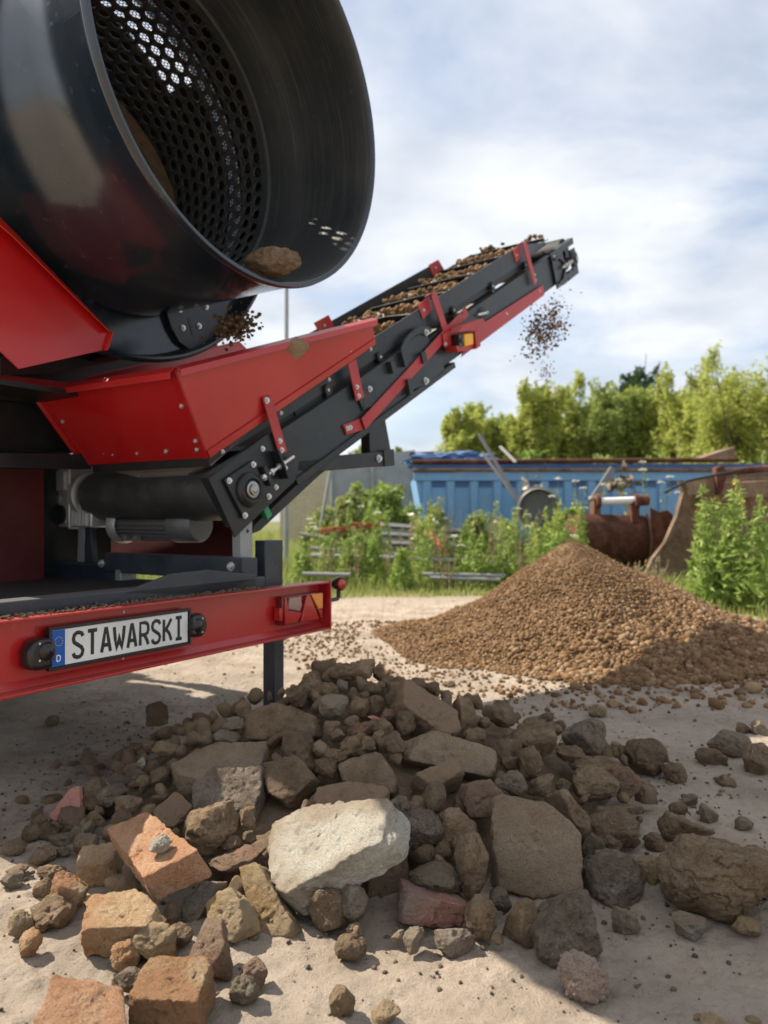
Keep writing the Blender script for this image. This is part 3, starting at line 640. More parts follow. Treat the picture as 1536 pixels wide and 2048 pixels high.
    ul = fm.data.uv_layers.new(name='UVMap'); arr = np.array([UV[i] for f in Fq for i in f], np.float32); ul.data.foreach_set('uv', arr.ravel())
    # helical flights inside
    for ph in (2.6,):
        vs = []; fs = []; NN = 260
        for i in range(NN+1):
            l = L0+.02+(L1-L0-.05)*i/NN; th = ph+(l-L0)*6.5
            for rr, dl_ in ((rs-.008, 0), (rs-.09, 0), (rs-.09, .012), (rs-.008, .012)): vs.append(C0+a*(l+dl_)+rr*(math.cos(th)*x+math.sin(th)*z))
        for i in range(NN):
            for q in range(4): fs.append((4*i+q, 4*i+(q+1) % 4, 4*i+4+(q+1) % 4, 4*i+4+q))
        MB().add(vs, fs).build('helical_flight', M['clay2'], mroot)
    # stiffening hoops outside and the closed end
    MB().lathe(C0, a, x, z, [(1.45, rs+.005), (1.45, rs+.05), (1.52, rs+.05), (1.52, rs+.005)], 96).build('drum_hoop', M['drum'], mroot)
    MB().lathe(C0, a, x, z, [(2.35, rs-.01), (2.35, rs+.06), (2.42, rs+.06), (2.42, .30), (2.41, .30), (2.36, .30)], 96).build('drum_inlet_ring', M['drum'], mroot)
    # outlet housing ring behind the shell
    LH = .96*k; RH = 1.134*k
    hs = MB().lathe(C0, a, x, z, [(LH-.015, RH-.010), (LH-.018, RH), (LH+.002, RH+.012), (LH+.03, RH+.008), (LH+.03, RH-.002), (LH+.075, RH-.03), (LH+.08, R-.03)], 140).build('outlet_housing', M['drum'], mroot, 0, 50)
    # lobe plate with slot and bolts
    c = PL(385, 655, C0+a*(LH+.06), n)
    e1 = nrm(PL(420, 645, c, n)-c); e2 = np.cross(n, e1); e2 = e2 if e2[2] > 0 else -e2
    pts = [c+e1*px_*.13+e2*py_*.11 for px_, py_ in [(-1, .9), (-1, .2), (-.85, -.4), (-.5, -.8), (0, -.95), (.5, -.75), (1.2, -.45), (1.9, .3), (1.9, .9)]]
    lp = MB().prism([p+n*.002 for p in pts], n*.008).build('lobe_plate', M['navy'], hs, .002)
    for (px, py) in ((366, 656), (398, 652), (360, 619), (412, 614)): bolt(PL(px, py, c+n*.011, n), n, .013, lp)
    sc_ = PL(382, 653, c+n*.011, n); MB().prism([sc_+e1*.012+e2*.04, sc_-e1*.004+e2*.04, sc_-e1*.010-e2*.04, sc_+e1*.004-e2*.04], n*.001).build('slot', M['letter'], lp)
    return C0, n, x, R, LH, RH, rs
TR = trommel()
def soil_mesh_dummy(): pass
# ---------------- red chute panel at the left, machine body, chassis
def body():
    pl = .45
    a, b, c, d, e, f = BP(-25, 415, pl), BP(0, 436, pl), BP(219, 664, pl), BP(208, 700, pl), BP(38, 738, pl), BP(-25, 678, pl)
    cp = MB().prism([a, b, c, d, e, f], -bn*.006).build('chute_panel', M['red'], mroot, .001)
    fo = bn*.055+np.array([0, 0, -.012])
    # folded top flange turned towards the camera
    ed = nrm(c-b); MB().prism([a, b, c, c+fo*.55-ed*.03-[0, 0, .02], b+fo-[0, 0, .055], a+fo-[0, 0, .055]], bn*.003+[0, 0, .003]).build('folded_lip', M['red_orange'], cp, .001)
    MB().prism([c, d, d+bn*.02, c+bn*.02], ed*.004).build('end_fold', M['red_orange'], cp)
    MB().prism([BP(20, 640, .46), BP(110, 640, .46), BP(110, 670, .46), BP(20, 670, .46)], -bn*.45).build('panel_bracket', M['black'], mroot, .003)
    # black guide under the drum
    m = MB(); m.prism([BP(0, 715, .62), BP(210, 650, .8), BP(330, 700, .95), BP(110, 745, .8), BP(0, 750, .62)], -bn*.02); m.build('under_plate', M['black'], mroot)
    # red side rail behind the hopper
    MB().prism([BP(-60, 742, .95), BP(140, 765, .95), BP(140, 790, .95), BP(-60, 775, .95)], -bn*.05).build('side_rail', M['red_dull'], mroot, .002)
    # rubber collecting trough and beam under it
    MB().prism([BP(-60, 780, 1.2), BP(150, 790, 1.2), BP(180, 905, 1.2), BP(-60, 905, 1.2)], -bn*.5).build('collecting_trough', M['black'], mroot, .02)
    MB().prism([BP(-200, 902, 1.0), BP(180, 908, 1.0), BP(185, 938, 1.0), BP(-200, 934, 1.0)], -bn*.10).build('cross_beam', M['black'], mroot, .004)
    # belly panel and bulkhead, red darkened to stand in for interior shade
    hz = nrm([cu[0], cu[1], 0]); pp = T0+hz*.42
    MB().prism([PL(95, 925, pp, hz), PL(478, 925, pp, hz), PL(478, 1135, pp, hz), PL(95, 1135, pp, hz)], hz*.01).build('belly_panel', M['red_shaded'], mroot)
    MB().prism([BP(-250, 930, 1.35), BP(88, 930, 1.35), BP(88, 1180, 1.35), BP(-250, 1180, 1.35)], -bn*.02).build('rear_bulkhead', M['red_shaded'], mroot)
    MB().prism([B(-.18, .20, .66), B(1.15, .20, .66), B(1.15, 1.5, .66), B(-.18, 1.5, .66)], [0, 0, -.01]).build('shade_sheet', M['rubber'], mroot)  # dark sheet added where the open frame behind the bumper is only shade
    for (t, z0, z1) in ((.35, .66, 1.2), (.05, .66, 1.2)):
        MB().prism([B(t, 1.55, z0), B(t+.06, 1.55, z0), B(t+.0, 1.55, z1), B(t-.06, 1.55, z1)], -bn*.05).build('brace', M['black'], mroot)
    # tall side casing on the far right of the drum and top cover behind
    C0, n, x, R, LH, RH, rs = TR
    # curved guards round the drum; the upper left side stays open
    for (l0, l1, a0, a1) in ((LH+.08, 2.5, -85, 46), (LH+.08, .95, 46, 112), (1.17, 2.5, 46, 112)):
        MB().lathe(C0, -n, x, Z3, [(l0, RH-.05), (l1, RH-.05), (l1, RH-.035), (l0, RH-.035), (l0, RH-.05)], 60, math.radians(a0), math.radians(a1)).build('drum_guard', M['black'], mroot)
    MB().prism([BP(a_, b_, 1.05) for a_, b_ in ((-160, 560), (200, 590), (330, 670), (435, 688), (440, 720), (300, 770), (100, 800), (-160, 800))], -bn*.02).build('inner_wall', M['black'], mroot)
    MB().prism([C0-n*(LH+.3)-x*(RH-.15)-Z3*1.0, C0-n*(LH+.3)+x*(RH-.15)-Z3*1.0, C0-n*2.6+x*(RH-.15)-Z3*1.0, C0-n*2.6-x*(RH-.15)-Z3*1.0], -Z3*.02).build('trough_floor', M['black'], mroot)
    MB().prism([B(-.2, 1.45, .60), B(1.4, 1.45, .60), B(1.4, 1.45, 1.30), B(-.2, 1.45, 1.30)], -bn*4.2).build('shade_hull', M['black'], mroot, .02)  # unseen black box, added to cast shade on the ground below the machine
    # engine module and feed hopper further forward
    MB().prism([B(-.2, 2.9, .75), B(1.4, 2.9, .75), B(1.4, 2.9, 2.0), B(-.2, 2.9, 2.0)], -bn*1.2).build('engine_cover', M['red_dull'], mroot, .02)
    fh = MB(); q0, q1 = 4.2, 6.4
    for (p0, p1) in (((-.9, q0), (1.5, q0)), ((1.5, q0), (1.5, q1)), ((1.5, q1), (-.9, q1)), ((-.9, q1), (-.9, q0))):
        (ta, qa), (tb, qb) = p0, p1; ic = (.3, 5.3)
        li = lambda t_, q_: (ic[0]+(t_-ic[0])*.55, ic[1]+(q_-ic[1])*.55)
        fh.prism([B(ta, qa, 2.75), B(tb, qb, 2.75), B(*li(tb, qb), 1.5), B(*li(ta, qa), 1.5)], [0, 0, -.01])
    f = fh.build('feed_hopper', M['red_dull'], mroot)
    for i in range(14):
        t_ = -.8+i*.17; MB().prism([B(t_, q0, 2.85), B(t_+.03, q0, 2.85), B(t_+.03, q1, 3.55), B(t_, q1, 3.55)], [0, 0, -.06]).build('grid_bar', M['black'], f)
    # chassis
    for t_ in (-.05, 1.12): MB().prism([B(t_-.06, 1.0, .55), B(t_+.06, 1.0, .55), B(t_+.06, 1.0, .73), B(t_-.06, 1.0, .73)], -bn*6.2).build('chassis_rail', M['navy'], mroot, .004)
    for q in (3.0, 4.0):
        for t_, sg in ((-.32, 1), (1.52, -1)):
            c = B(t_, q, .38); w_ = MB().lathe(c, bt, -bn, Z3, [(-.11, .20), (-.115, .34), (-.09, .375), (.09, .375), (.115, .34), (.11, .20)], 48).build('wheel', M['rubber'], mroot)
            MB().lathe(c, bt, -bn, Z3, [(-.09, .01), (-.09, .10), (-.03, .12), (-.03, .18), (-.10, .205), (.10, .205), (.03, .18), (.03, .12), (.09, .10), (.09, .01)], 40).build('rim', M['alu_dark'], w_)
    for q in (3.0, 4.0): MB().cyl(B(-.32, q, .38), B(1.52, q, .38), .05, 16).build('axle', M['black'], mroot)
    MB().prism([B(-.6, 6.9, .5), B(1.1, 6.9, .5), B(.35, 8.6, .55), B(.2, 8.6, .55)], [0, 0, .1]).build('drawbar', M['navy'], mroot)
    # front jack far ahead keeps the frame level
    MB().prism([B(.25, 8.0, 0.02), B(.32, 8.0, .02), B(.32, 8.0, .62), B(.25, 8.0, .62)], -bn*.07).build('jack_leg', M['navy'], mroot)
body()

# ---------------- bumper, plate, lamps, subframe
def rear():
    zb, zt = .447, .667; t0, t1 = -.22, 1.436; th = .008; dp = .062
    bm = MB()
    bm.box(B((t0+t1)/2, dp+.004, (zb+zt)/2), bt*(t1-t0)/2, bn*.004, Z3*(zt-zb)/2)
    bm.box(B((t0+t1)/2, dp/2-.001, zt-.004), bt*(t1-t0)/2, bn*(dp/2), Z3*.004)
    bm.box(B((t0+t1)/2, dp/2-.001, zb+.004), bt*(t1-t0)/2, bn*(dp/2), Z3*.004)
    bp = bm.build('bumper', M['red_bumper'], mroot, .002)
    MB().box(B(t1+.005, dp/2, (zb+zt)/2), bt*.005, bn*(dp/2+.003), Z3*((zt-zb)/2+.002)).build('end_plate', M['red_bumper'], bp, .002)
    # fillets: small inner slope of the lower flange
    m = MB(); m.prism([B(t0, dp-.001, zb+.008), B(t0, dp-.001, zb+.030), B(t0, dp-.018, zb+.009)], bt*(t1-t0)); m.build('flange_fillet', M['red_bumper'], bp)
    # licence plate; placed as seen, its face 45 mm in front of the web
    q = dp-.028
    def PP(px, py, dq=0): return BP(px, py, q-dq)
    c0 = PP(236, 1276); 
    # plate frame rectangle in (t,z)
    def tz(p): d = p-B0; return np.dot(d, bt), p[2]
    tl, zl = tz(PP(95, 1300)); tr_, zr = tz(PP(379, 1250))
    PW, PH = .540, .132
    tc_ = (tl+tr_)/2; zc = (tz(PP(103, 1299))[1]+tz(PP(374, 1252))[1])/2
    PW = tr_-tl
    pf = MB(); pf.box(B(tc_, q+.005, zc), bt*PW/2, bn*.006, Z3*PH/2); 
    pfo = pf.build('licence_plate', M['black_plastic'], mroot, .003)
    w2 = PW/2-.012; h2 = .055
    m = MB()
    for s_ in (-1, 1):
        m.box(B(tc_, q-.003, zc+s_*(PH/2-.004)), bt*PW/2, bn*.006, Z3*.004); m.box(B(tc_+s_*(PW/2-.004), q-.003, zc), bt*.004, bn*.006, Z3*(PH/2-.008))
    m.build('plate_frame', M['black_plastic'], pfo, .001)
    MB().box(B(tc_, q-.002, zc), bt*w2, bn*.0012, Z3*h2).build('plate_sheet', M['white_plate'], pfo, .0008)
    bw = .044
    MB().box(B(tc_-w2+bw/2, q-.0045, zc), bt*bw/2, bn*.0010, Z3*(h2-.001)).build('blue_band', M['eu_blue'], pfo)
    # twelve stars in a ring
    m = MB()
    for k_ in range(12):
        a_ = 2*math.pi*k_/12; cx, cz = tc_-w2+bw/2+.0135*math.cos(a_), zc+.020+.0135*math.sin(a_)
        for j in range(5):
            q1, q2, q3 = [math.pi/2+(j*2+u)*math.pi/5 for u in (-1, 0, 1)]
            m.prism([B(cx, q-.0058, cz), B(cx+.0008*math.cos(q1), q-.0058, cz+.0008*math.sin(q1)), B(cx+.0021*math.cos(q2), q-.0058, cz+.0021*math.sin(q2)), B(cx+.0008*math.cos(q3), q-.0058, cz+.0008*math.sin(q3))], bn*.0004)
    m.build('star_ring', M['eu_yellow'], pfo)
    def strokes(name, letter, x0, z0, w_, h_, r, mat, qq):
        G = {'S': [[(1, .83), (.86, .96), (.6, 1), (.35, 1), (.1, .92), (0, .76), (.08, .62), (.4, .52), (.85, .38), (1, .24), (.9, .08), (.65, 0), (.35, 0), (.1, .05), (0, .18)]],
             'T': [[(0, 1), (1, 1)], [(.5, 1), (.5, 0)]],
             'A': [[(0, 0), (.22, .5), (.42, 1), (.58, 1), (.78, .5), (1, 0)], [(.2, .3), (.8, .3)]],
             'W': [[(0, 1), (.10, .5), (.22, 0), (.40, .30), (.5, .66), (.60, .30), (.78, 0), (.90, .5), (1, 1)]],
             'R': [[(0, 0), (0, 1), (.6, 1), (.88, .94), (1, .8), (1, .66), (.88, .52), (.6, .46), (0, .46)], [(.5, .46), (.85, .2), (1, 0)]],
             'K': [[(0, 0), (0, 1)], [(1, 1), (.6, .72), (0, .42)], [(.32, .55), (.75, .3), (1, 0)]],
             'I': [[(.5, 0), (.5, 1)], [(0, 1), (1, 1)], [(0, 0), (1, 0)]],
             'D': [[(0, 0), (0, 1), (.5, 1), (.85, .88), (1, .65), (1, .35), (.85, .12), (.5, 0), (0, 0)]]}[letter]
        cu_ = bpy.data.curves.new(name, 'CURVE'); cu_.dimensions = '3D'; cu_.bevel_depth = r; cu_.bevel_resolution = 3; cu_.use_fill_caps = True
        for pl_ in G:
            sp = cu_.splines.new('POLY'); sp.points.add(len(pl_)-1)
            for i_, (a_, b_) in enumerate(pl_): sp.points[i_].co = (x0+a_*w_, b_*h_+z0, 0, 1)
        tmp = bpy.data.objects.new('tmp', cu_); COL.objects.link(tmp); dg = bpy.context.evaluated_depsgraph_get(); me = bpy.data.meshes.new_from_object(tmp.evaluated_get(dg)); bpy.data.objects.remove(tmp)
        n_ = len(me.vertices); co = np.empty(n_*3, np.float32); me.vertices.foreach_get('co', co); co = co.reshape(-1, 3)
        co[:, 2] *= .22*(.003/max(r, .003))
        # round stroke ends: add hemispheres not needed at this size
        Wc = np.array([B(tc_+c_[0], qq, zc+c_[1])+bn*c_[2] for c_ in co]); ctr = Wc.mean(0); me.vertices.foreach_set('co', (Wc-ctr).astype(np.float32).ravel()); me.update()
        me.materials.clear(); me.materials.append(mat); me.set_sharp_from_angle(angle=.6)
        o = bpy.data.objects.new(name, me); o.location = ctr; link(o, pfo); return o
    strokes('country_letter', 'D', -w2+bw/2-.006, -.040, .012, .018, .0017, M['white'], q-.0055)
    word = 'STAWARSKI'; avail0 = -w2+bw+.022; avail1 = w2-.018; step = (avail1-avail0)/len(word)
    for i_, ch in enumerate(word):
        lw = step*.66
        if ch in 'I': lw = step*.55
        if ch == 'W': lw = step*.78
        strokes('letter', ch, avail0+i_*step+(step-lw)/2, -.038, lw, .076, .0064, M['letter'], q-.0035)
    # plate lamps left and right of the plate
    for side in (-1, 1):
        base = tc_+side*(PW/2+.030); hl = MB()
        prof = [(-.036, -.040), (-.036, .040), (.010, .044), (.030, .034), (.040, .014), (.042, -.010), (.034, -.034), (.012, -.044)] if side > 0 else [(.036, -.046), (.036, .046), (-.010, .046), (-.034, .036), (-.046, .012), (-.046, -.024), (-.036, -.042), (-.012, -.048)]
        pts_ = [B(base+a_, dp, zc+(.0 if side > 0 else -.008)+b_) for a_, b_ in prof]
        if side > 0: pts_ = pts_
        hl.prism(pts_, bn*.052); hlo = hl.build('plate_lamp', M['black_plastic'], mroot, .014, seg=4)
        MB().lathe(B(base+side*-.012, dp-.030, zc), bn, bt, Z3, [(0, .030), (.022, .028), (.034, .018), (.038, .002)], 28).build('lamp_hood', M['black_plastic'], hlo)
        MB().box(B(base-side*.030, dp-.05, zc), bt*.006, bn*.006, Z3*.028).build('lens', M['drum'], hlo, .002)
        for dz in (-.036, .036): bolt(B(base+side*.012, dp-.052, zc+dz*.7), bn, .0035, hlo, 'hex')
    for px, py in ((247, 1224), (246, 1317)): bolt(BP(px, py, dp-.001), bn, .004, bp, 'hex')
    # tail light inside the channel
    def W2(px, py, dq): return BP(px, py, dp-dq)
    tt0 = tz(BP(563, 1220, dp-.03))[0]; tt1 = tz(BP(641, 1220, dp-.03))[0]; zc2 = .560; hh = .062
    tl_ = MB().box(B((tt0+tt1)/2, dp-.018, zc2), bt*(tt1-tt0)/2, bn*.018, Z3*hh); tlo = tl_.build('tail_light', M['lens_dark'], mroot, .006, seg=3)
    qf = dp-.0365; wd = tt1-tt0
    def lens_(name, quad, mat, hgt): 
        pts_ = [B(tt0+a_*wd, qf, zc2-hh+b_*2*hh) for a_, b_ in quad]; return MB().prism(pts_, bn*hgt).build(name, mat, tlo, .003)
    lens_('red_lens', [(.02, .04), (.33, .04), (.44, .36), (.10, .50), (.06, .95), (.02, .95)], M['lens_red'], .010)
    lens_('reversing_lens', [(.09, .56), (.38, .42), (.43, .60), (.40, .94), (.12, .94)], M['lens_clear'], .012)
    lens_('triangle_reflector', [(.40, .03), (.88, .03), (.62, .96), (.55, .96)], M['lens_red'], .014)
    lens_('indicator_lens', [(.66, .96), (.98, .96), (.98, .38), (.86, .38)], M['lens_amber'], .012)
    lens_('red_lens', [(.87, .34), (.98, .34), (.98, .03), (.935, .03)], M['lens_red'], .010)
    MB().box(B(tt0-.012, dp-.022, zc2-.012), bt*.010, bn*.018, Z3*.028).build('side_lens', M['lens_red'], tlo, .003)
    # marker lamp on a rubber arm past the end plate
    c = BP(677, 1168, .03); ar = MB(); tm = float(np.dot(c-B0, bt))
    ar.tube([B(t1+.008, .03, .575), B(tm-.012, .03, .575), B(tm, .03, .586), B(tm, .03, .64)], .010, 12)
    aro = ar.build('marker_lamp', M['black_plastic'], mroot, 0)
    vd = nrm(-c+np.array([0, 0, .95])); vd = nrm(bn*.8+.2*vd)
    e_ = nrm(np.cross(vd, Z3)); f_ = np.cross(e_, vd)
    MB().lathe(c, vd, e_, f_, [(-.022, .002), (-.022, .026), (.012, .034), (.020, .031), (.016, .026)], 40).build('lamp_housing', M['black_plastic'], aro)
    MB().lathe(c, vd, e_, f_, [(.014, .027), (.024, .024), (.029, .012), (.030, .001)], 36).build('red_lens', M['lens_red'], aro)
    # subframe behind and above the bumper
    MB().box(B(.44, .13, .655), bt*.64, bn*.045, Z3*.055).build('cross_beam', M['navy'], mroot, .006)
    fpc = BP(538, 1130, .17); fpc[2] = .735
    MB().box(fpc, bt*.062, bn*.03, Z3*.125).build('frame_plate', M['navy'], mroot, .004)
    # low gusset running diagonally up to the right
    MB().prism([BP(165, 1218, .085), BP(345, 1148, .085), BP(420, 1140, .085), BP(512, 1150, .085), BP(512, 1190, .085)], -bn*.02).build('gusset', M['navy'], mroot, .003)
    # conveyor seat beam across, below the tail drum
    cb = MB(); zt2 = .95-(1116-1040)*3.14/1500; cen = T0*[1, 1, 0]+Z3*(zt2-.048)-cu*[1, 1, 0]*.02
    cb.box(cen+cv*(-.43), cv*.48, nrm([cu[0], cu[1], 0])*.045, Z3*.048); cbo = cb.build('seat_beam', M['navy'], mroot, .005)
    hdn = nrm([-cu[0], -cu[1], 0])
    for px, py in ((204, 1127), (463, 1133)): bolt(PL(px, py, cen+hdn*.046, hdn), hdn, .020, cbo)
    MB().box(cen+cv*-.86-Z3*.09, cv*.035, hdn*.04, Z3*.09).build('seat_leg', M['navy'], mroot, .004)
    MB().box(cen+cv*-.80-Z3*.09+hdn*.0, cv*.022, hdn*.045, Z3*.06).build('seat_leg', M['galv'], mroot, .003)
    # support leg at the right
    lc = BP(547, 1340, .17); lc[2] = .30
    lg = MB().box(lc, bt*.036, bn*.032, Z3*.30).build('support_leg', M['navy'], mroot, .005)
    MB().box([lc[0], lc[1], .008], bt*.08, bn*.08, Z3*.008).build('foot_plate', M['navy'], lg)
    MB().box(B(-.12, .17, .30), bt*.036, bn*.036, Z3*.30).build('support_leg', M['navy'], mroot, .005)
    # gearbox
    gx = K(0, -1.27, 0); hz = nrm([cu[0], cu[1], 0])
    g = MB(); ctr = gx+Z3*-.01
    g.box(ctr, cv*.065, hz*.075, Z3*.155); g.box(ctr+cv*-.075, cv*.012, hz*.08, Z3*.165); g.box(ctr+cv*.075, cv*.010, hz*.08, Z3*.165)
    g.box(ctr+cv*.16-Z3*.10, cv*.10, hz*.07, Z3*.055)
    go = g.build('gearbox', M['alu'], mroot, .008, seg=3)
    m = MB()
    for i_ in range(7): m.box(ctr+cv*(-.042+i_*.014)+Z3*.085-hz*.080, cv*.0028, hz*.010, Z3*.05)
    m.build('upper_fins', M['alu'], go); m = MB()
    for i_ in range(5): m.box(ctr+cv*(.10+i_*.03)-Z3*.10-hz*.072, cv*.003, hz*.008, Z3*.045)
    m.build('lower_fins', M['alu'], go)
    MB().lathe(ctr-hz*.072-Z3*.09, -hz, cv, Z3, [(-.01, .050), (.012, .050), (.014, .044), (.006, .042), (.006, .001)], 36).build('round_cover', M['letter'], go)
    MB().lathe(ctr-hz*.072-Z3*.01+cv*-.01, -hz, cv, Z3, [(0, .022), (.012, .020), (.014, .001)], 6).build('drain_plug', M['zinc'], go)
    for a_ in (-.05, .05):
        for c_ in (-.13, .13): bolt(ctr-hz*.076+cv*a_+Z3*c_, -hz, .009, go, 'hex')
    fl = MB().lathe(K(0, -1.125, 0), cv, cu, cw, [(-.02, .03), (-.02, .115), (.015, .115), (.02, .100), (.02, .085), (0, .08), (0, .03)], 48).build('drive_flange', M['alu'], go)
    for k_ in range(6):
        q_ = k_*math.pi/3+.3; bolt(K(0, -1.103, 0)+(cu*math.cos(q_)+cw*math.sin(q_))*.07, cv, .009, fl, 'hex')
    # motor
    mc = gx+cv*.36-Z3*.150+hz*.05; mt = MB().cyl(mc, mc+cv*.44, .066, 40)
    for k_ in range(24):
        q_ = k_*math.pi/12; d_ = hz*math.cos(q_)+Z3*math.sin(q_); pp = np.cross(d_, cv)
        mt.box(mc+cv*.22+d_*.072, cv*.19, d_*.008, pp*.0025)
    mo = mt.build('drive_motor', M['alu_dark'], mroot, .002)
    MB().lathe(mc, cv, hz, Z3, [(.42, .04), (.42, .084), (.56, .082), (.575, .07), (.577, .002)], 44).build('fan_cover', M['alu_dark'], mo)
    MB().lathe(mc, cv, hz, Z3, [(-.02, .05), (-.02, .094), (.015, .094), (.04, .084)], 44).build('motor_flange', M['alu'], mo)
    for a_ in (.12, .20): MB().box(mc+cv*a_-hz*.075-Z3*.065, cv*.016, hz*.016, Z3*.014).build('mounting_lug', M['alu_dark'], mo, .002)
    # two flat props carrying the gearbox
    for dv, m_ in ((.14, 'galv'), (.20, 'navy')):
        c_ = gx+cv*dv-hz*.05; MB().prism([c_+cv*-.02+Z3*-.13, c_+cv*.02+Z3*-.13, c_+cv*.05-Z3*.34, c_-cv*.03-Z3*.34], hz*.03).build('gearbox_prop', M[m_], mroot, .002)
rear()
# ================================================================== RUBBLE: every stone, brick and clod its own object
_ico = {}
def ico(sub):
    if sub in _ico: return _ico[sub]
    import bmesh
    bm = bmesh.new(); bmesh.ops.create_icosphere(bm, subdivisions=sub, radius=1)
    V = np.array([v.co[:] for v in bm.verts]); F = np.array([[v.index for v in f.verts] for f in bm.faces]); bm.free()
    V /= np.linalg.norm(V, axis=1)[:, None]; _ico[sub] = (V, F); return V, F
def polytope(D, planes, p=14):
    """star surface of the polytope {n.x<=d}, edges rounded by a p-norm"""
    s = np.zeros(len(D))
    for n, d in planes: s += np.clip(D@n/d, 0, None)**p
    return D*(s**(-1/p))[:, None]
def rock_shape(kind, seed, sub=4):
    D, F = ico(sub); rng = np.random.RandomState(seed); pl = []
    if kind == 'clod':
        for i in range(26):
            n = nrm(rng.normal(size=3)); pl.append((n, rng.uniform(.78, 1.1)))
        V = polytope(D, pl, 15); V = V*(1+.11*fbm(V*1.6, seed, 2)+.07*fbm(V*4.5, seed+9, 4, .6)+.022*fbm(V*14, seed+4, 3, .6))[:, None]
        cr = np.abs(fbm(V*1.7+5, seed+40, 3)); V = V*(1-.09*np.exp(-(cr/.03)**2))[:, None]
    elif kind == 'lump':      # crumbly clod of pressed pieces
        V = D*(1+.22*fbm(D*1.8, seed, 2)+.13*np.abs(fbm(D*4.2, seed+3, 3)))[:, None]
    elif kind == 'stone':
        for i in range(13): n = nrm(rng.normal(size=3)); pl.append((n, rng.uniform(.62, 1.0)))
        for a in range(3):
            for s in (-1, 1): n = np.zeros(3); n[a] = s; pl.append((n, 1.0))
        V = polytope(D, pl, 36); V = V*(1+.05*fbm(V*2.5, seed, 3)+.045*fbm(V*7, seed+3, 4, .6))[:, None]
    elif kind in ('block', 'plate'):
        hz = .95; J = .10
        for a in range(3):
            for s in (-1, 1):
                n = np.zeros(3); n[a] = s; n = nrm(n+rng.normal(size=3)*J*.6); pl.append((n, [1.0, .75, .55][a] if kind == 'block' else [1, .8, .16][a]))
        for i in range(2):
            n = nrm(np.sign(rng.normal(size=3))*np.array([1, .8, .7])*rng.uniform(.5, 1.2, 3)); pl.append((n, (1.0, .8)[kind == 'plate']*rng.uniform(.88, 1.1)))
        V = polytope(D, pl, 46); V = V*(1+.035*fbm(V*3, seed, 3)+.03*fbm(V*9, seed+3, 4, .6))[:, None]
    elif kind == 'porous':
        V = D*(1+.30*fbm(D*1.5, seed, 2)+.35*np.abs(fbm(D*3.6, seed+3, 4, .6)))[:, None]
    return V, F
def roughen(V, seed, k=1.0):
    """millimetre grain, chips and pits; V in metres round its centre"""
    r = np.linalg.norm(V, axis=1); d = 1.3*(.0050*fbm(V*24, seed+50, 3, .6)+.0036*fbm(V*75, seed+60, 4, .8)-.0060*np.clip(fbm(V*60, seed+70, 2)-.28, 0, 1)*2)
    return V*(1+k*d/np.maximum(r, .01))[:, None]
def terrain_hit(px, py):
    d = ray(px, py); ys = np.linspace(1.2, 9, 1600); pts = O_[None]+ys[:, None]*d[None]
    h = np.maximum(pile_h(pts[:, 0], pts[:, 1]), heap_h(pts[:, 0], pts[:, 1])); k = np.argmax(pts[:, 2] <= h)
    return pts[k] if pts[k, 2] <= h[k] else pts[-1]
def rock(px, py, w_, h_, kind, mat, name, label, cat, seed=None, rot=0, sub=5, yaw=None, lift=0, Y=None, flat=None, group=None):
    seed = seed if seed is not None else int(px*7+py*13) % 9973
    V, F = rock_shape(kind, seed, sub); rng = np.random.RandomState(seed)
    yw = rng.uniform(-.9, .9) if yaw is None else yaw; tl = rng.uniform(-.25, .25, 2) if kind in ('block', 'plate') else rng.uniform(-3, 3, 2)
    R = np.array(Matrix.Rotation(yw, 3, 'Z')@Matrix.Rotation(tl[0], 3, 'X')@Matrix.Rotation(tl[1], 3, 'Y')); V = V@R.T
    lo, hi = V.min(0), V.max(0); V = (V-(lo+hi)/2)/((hi-lo)/2)
    b = terrain_hit(px, py+h_*.40) if Y is None else P(px, py, Y)
    if Y is None and b[1] > 3.15 and 540 < px < 830 and py < 1425: b = P(px, py+h_*.4, 2.98)
    Yc = b[1]; rx = w_*Yc/3000; rz = h_*Yc/3000; ry = (rx*.6+rz*.4) if flat is None else flat
    Yc += ry*.35 if Y is None else 0
    s_ = Yc/b[1]; rx *= s_; rz *= s_; V = V*[rx, ry, rz]
    if rot:
        q = math.radians(rot); V = V@np.array(Matrix.Rotation(q, 3, 'Y')).T; e = (V.max(0)-V.min(0))/2; V = V*[rx/e[0], 1, rz/e[2]]
    c = P(px, py, Yc); V = roughen(V, seed, min(1.0, (rx+rz)/.07))
    me = np_mesh(name, V, F.ravel(), np.full(len(F), 3), mat); o = bpy.data.objects.new(name, me); o.location = (c[0], c[1], c[2]+lift); link(o); tag(o, label, cat, group); return o
